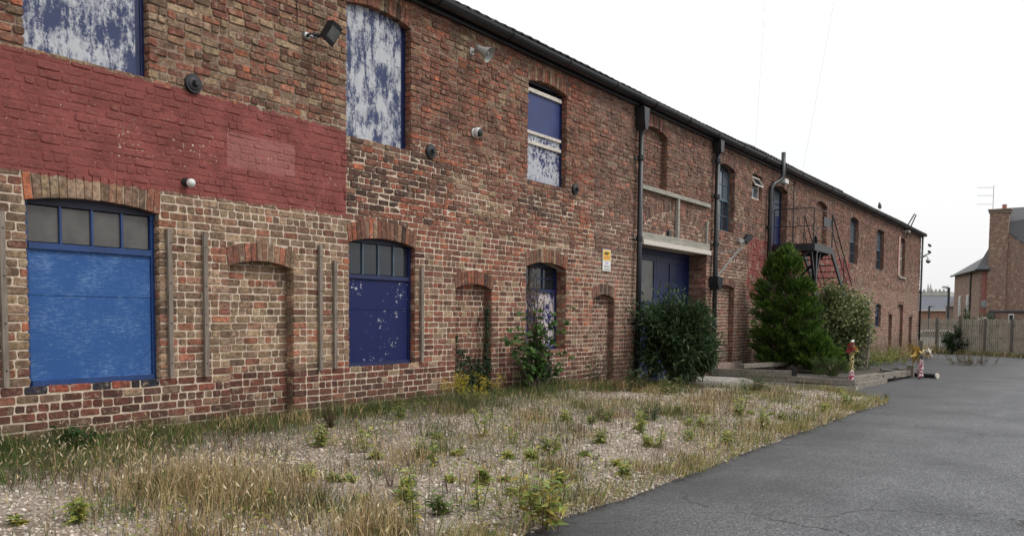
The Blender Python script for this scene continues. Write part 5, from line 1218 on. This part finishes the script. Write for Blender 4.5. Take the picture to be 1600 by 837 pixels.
Geo().box(110, 116, 3.0, 6.4, gz, 3.0).build('wall', mH3, HB); G = Geo(); G.v = [(109.7, 2.8, 3.0), (109.7, 6.7, 3.0), (112.5, 4.4, 4.9), (116.3, 2.8, 3.0), (116.3, 6.7, 3.0), (113.5, 4.4, 4.9)]; G.f = [(0, 1, 2), (0, 2, 5, 3), (1, 4, 5, 2), (3, 5, 4)]; G.c = [None]*4; G.build('roof', simple('far brown tile', (.10, .085, .08), .8, .2, 3), HB)
Geo().box(111.5, 112.3, 4.4, 5.2, 4.3, 5.3).build('chimney', mH3, HB)
CHU = thing('church', (400, 50, 0), 'pale stone church with battlements and pinnacles on the skyline', 'church')
M_st = simple('pale far stone', (.40, .385, .36), .9, .15, .6)
Geo().box(400, 420, 44.4, 60, -2, 13.0).build('nave', M_st, CHU); Geo().box(399.6, 400, 44.2, 60, 11.0, 11.6).build('string_course', simple('shadowed stone band', (.28, .27, .25), .9), CHU)
for i, y in enumerate(np.arange(44.4, 60, 1.5)): Geo().box(399.7, 400.6, y, y+.85, 13.0, 13.9).build('merlon', M_st, CHU)
for y in (51.6, 52.6):
    Geo().lathe([(0, .55), (1.2, .5), (3.6, .03)], (402, y, 13.0), (0, 0, 1), 6).build('pinnacle', M_st, CHU)
Geo().lathe([(0, .2), (2.2, .02)], (402, 44.8, 13.8), (0, 0, 1), 6).build('pinnacle', M_st, CHU)
G = Geo(); G.prism([(0, 0), (1, 0)], 0, 1) if False else None
for y in (47.5, 52.0, 56.5):
    Q = Geo(); Q.v = [(399.9, y-1.1, 8.0), (399.9, y+1.1, 8.0), (399.9, y+1.1, 9.8), (399.9, y, 10.5), (399.9, y-1.1, 9.8)]; Q.f = [(0, 1, 2, 3, 4)]; Q.c = [None]; Q.build('window', M_pane, CHU)
def lamp(px, py, X, lab, h):
    p = at_x(px, py, X); T = thing('street_lamp', (X, p[1], gz), lab, 'street lamp')
    Geo().tube([(X, p[1], gz), (X, p[1], p[2])], .09, 7).build('column', M_black, T); Geo().tube([(X, p[1], p[2]-.05), (X, p[1]+h, p[2])], .06, 6).build('arm', M_black, T); Geo().box(X-.1, X+.1, p[1]+h-.15, p[1]+h+.2, p[2]-.04, p[2]+.1).build('lantern', M_grey, T)
lamp(1483, 449, 70, 'tall dark street lamp beyond the fence', .25); lamp(1452, 478, 90, 'shorter street lamp beyond the fence near the warehouse corner', -.45)
for x, y, H, lab in ((72, .1, 3.3, 'small leafy tree between lamp post and brick house'), (95, 5.1, 3.6, 'slim young tree before the slate roofed building'), (64.5, -2.2, 2.9, 'young tree just behind the fence')):
    shrub('young_tree', (x, y, gz), (.8, .8), H, H*.6, 900, (.22, .12), [G3(.045, .07, .025), G3(.07, .09, .035)], lab, 'tree', 18)
# overhead wires
for (xa, xb, lab) in ((1198, 1180, 'left faint overhead wire against the sky'), (1311, 1255, 'right faint overhead wire against the sky')):
    a = at_x(xa, -40, 40); b_ = at_x(xb, 262 if xa > 1250 else 235, 90)
    n = Geo().tube([tuple(a), tuple((a+b_)/2-np.array([0, 0, .15])), tuple(b_)], .007, 4).build('overhead_wire', M_grey, origin=tuple(a)); tag(n, lab, 'wire')
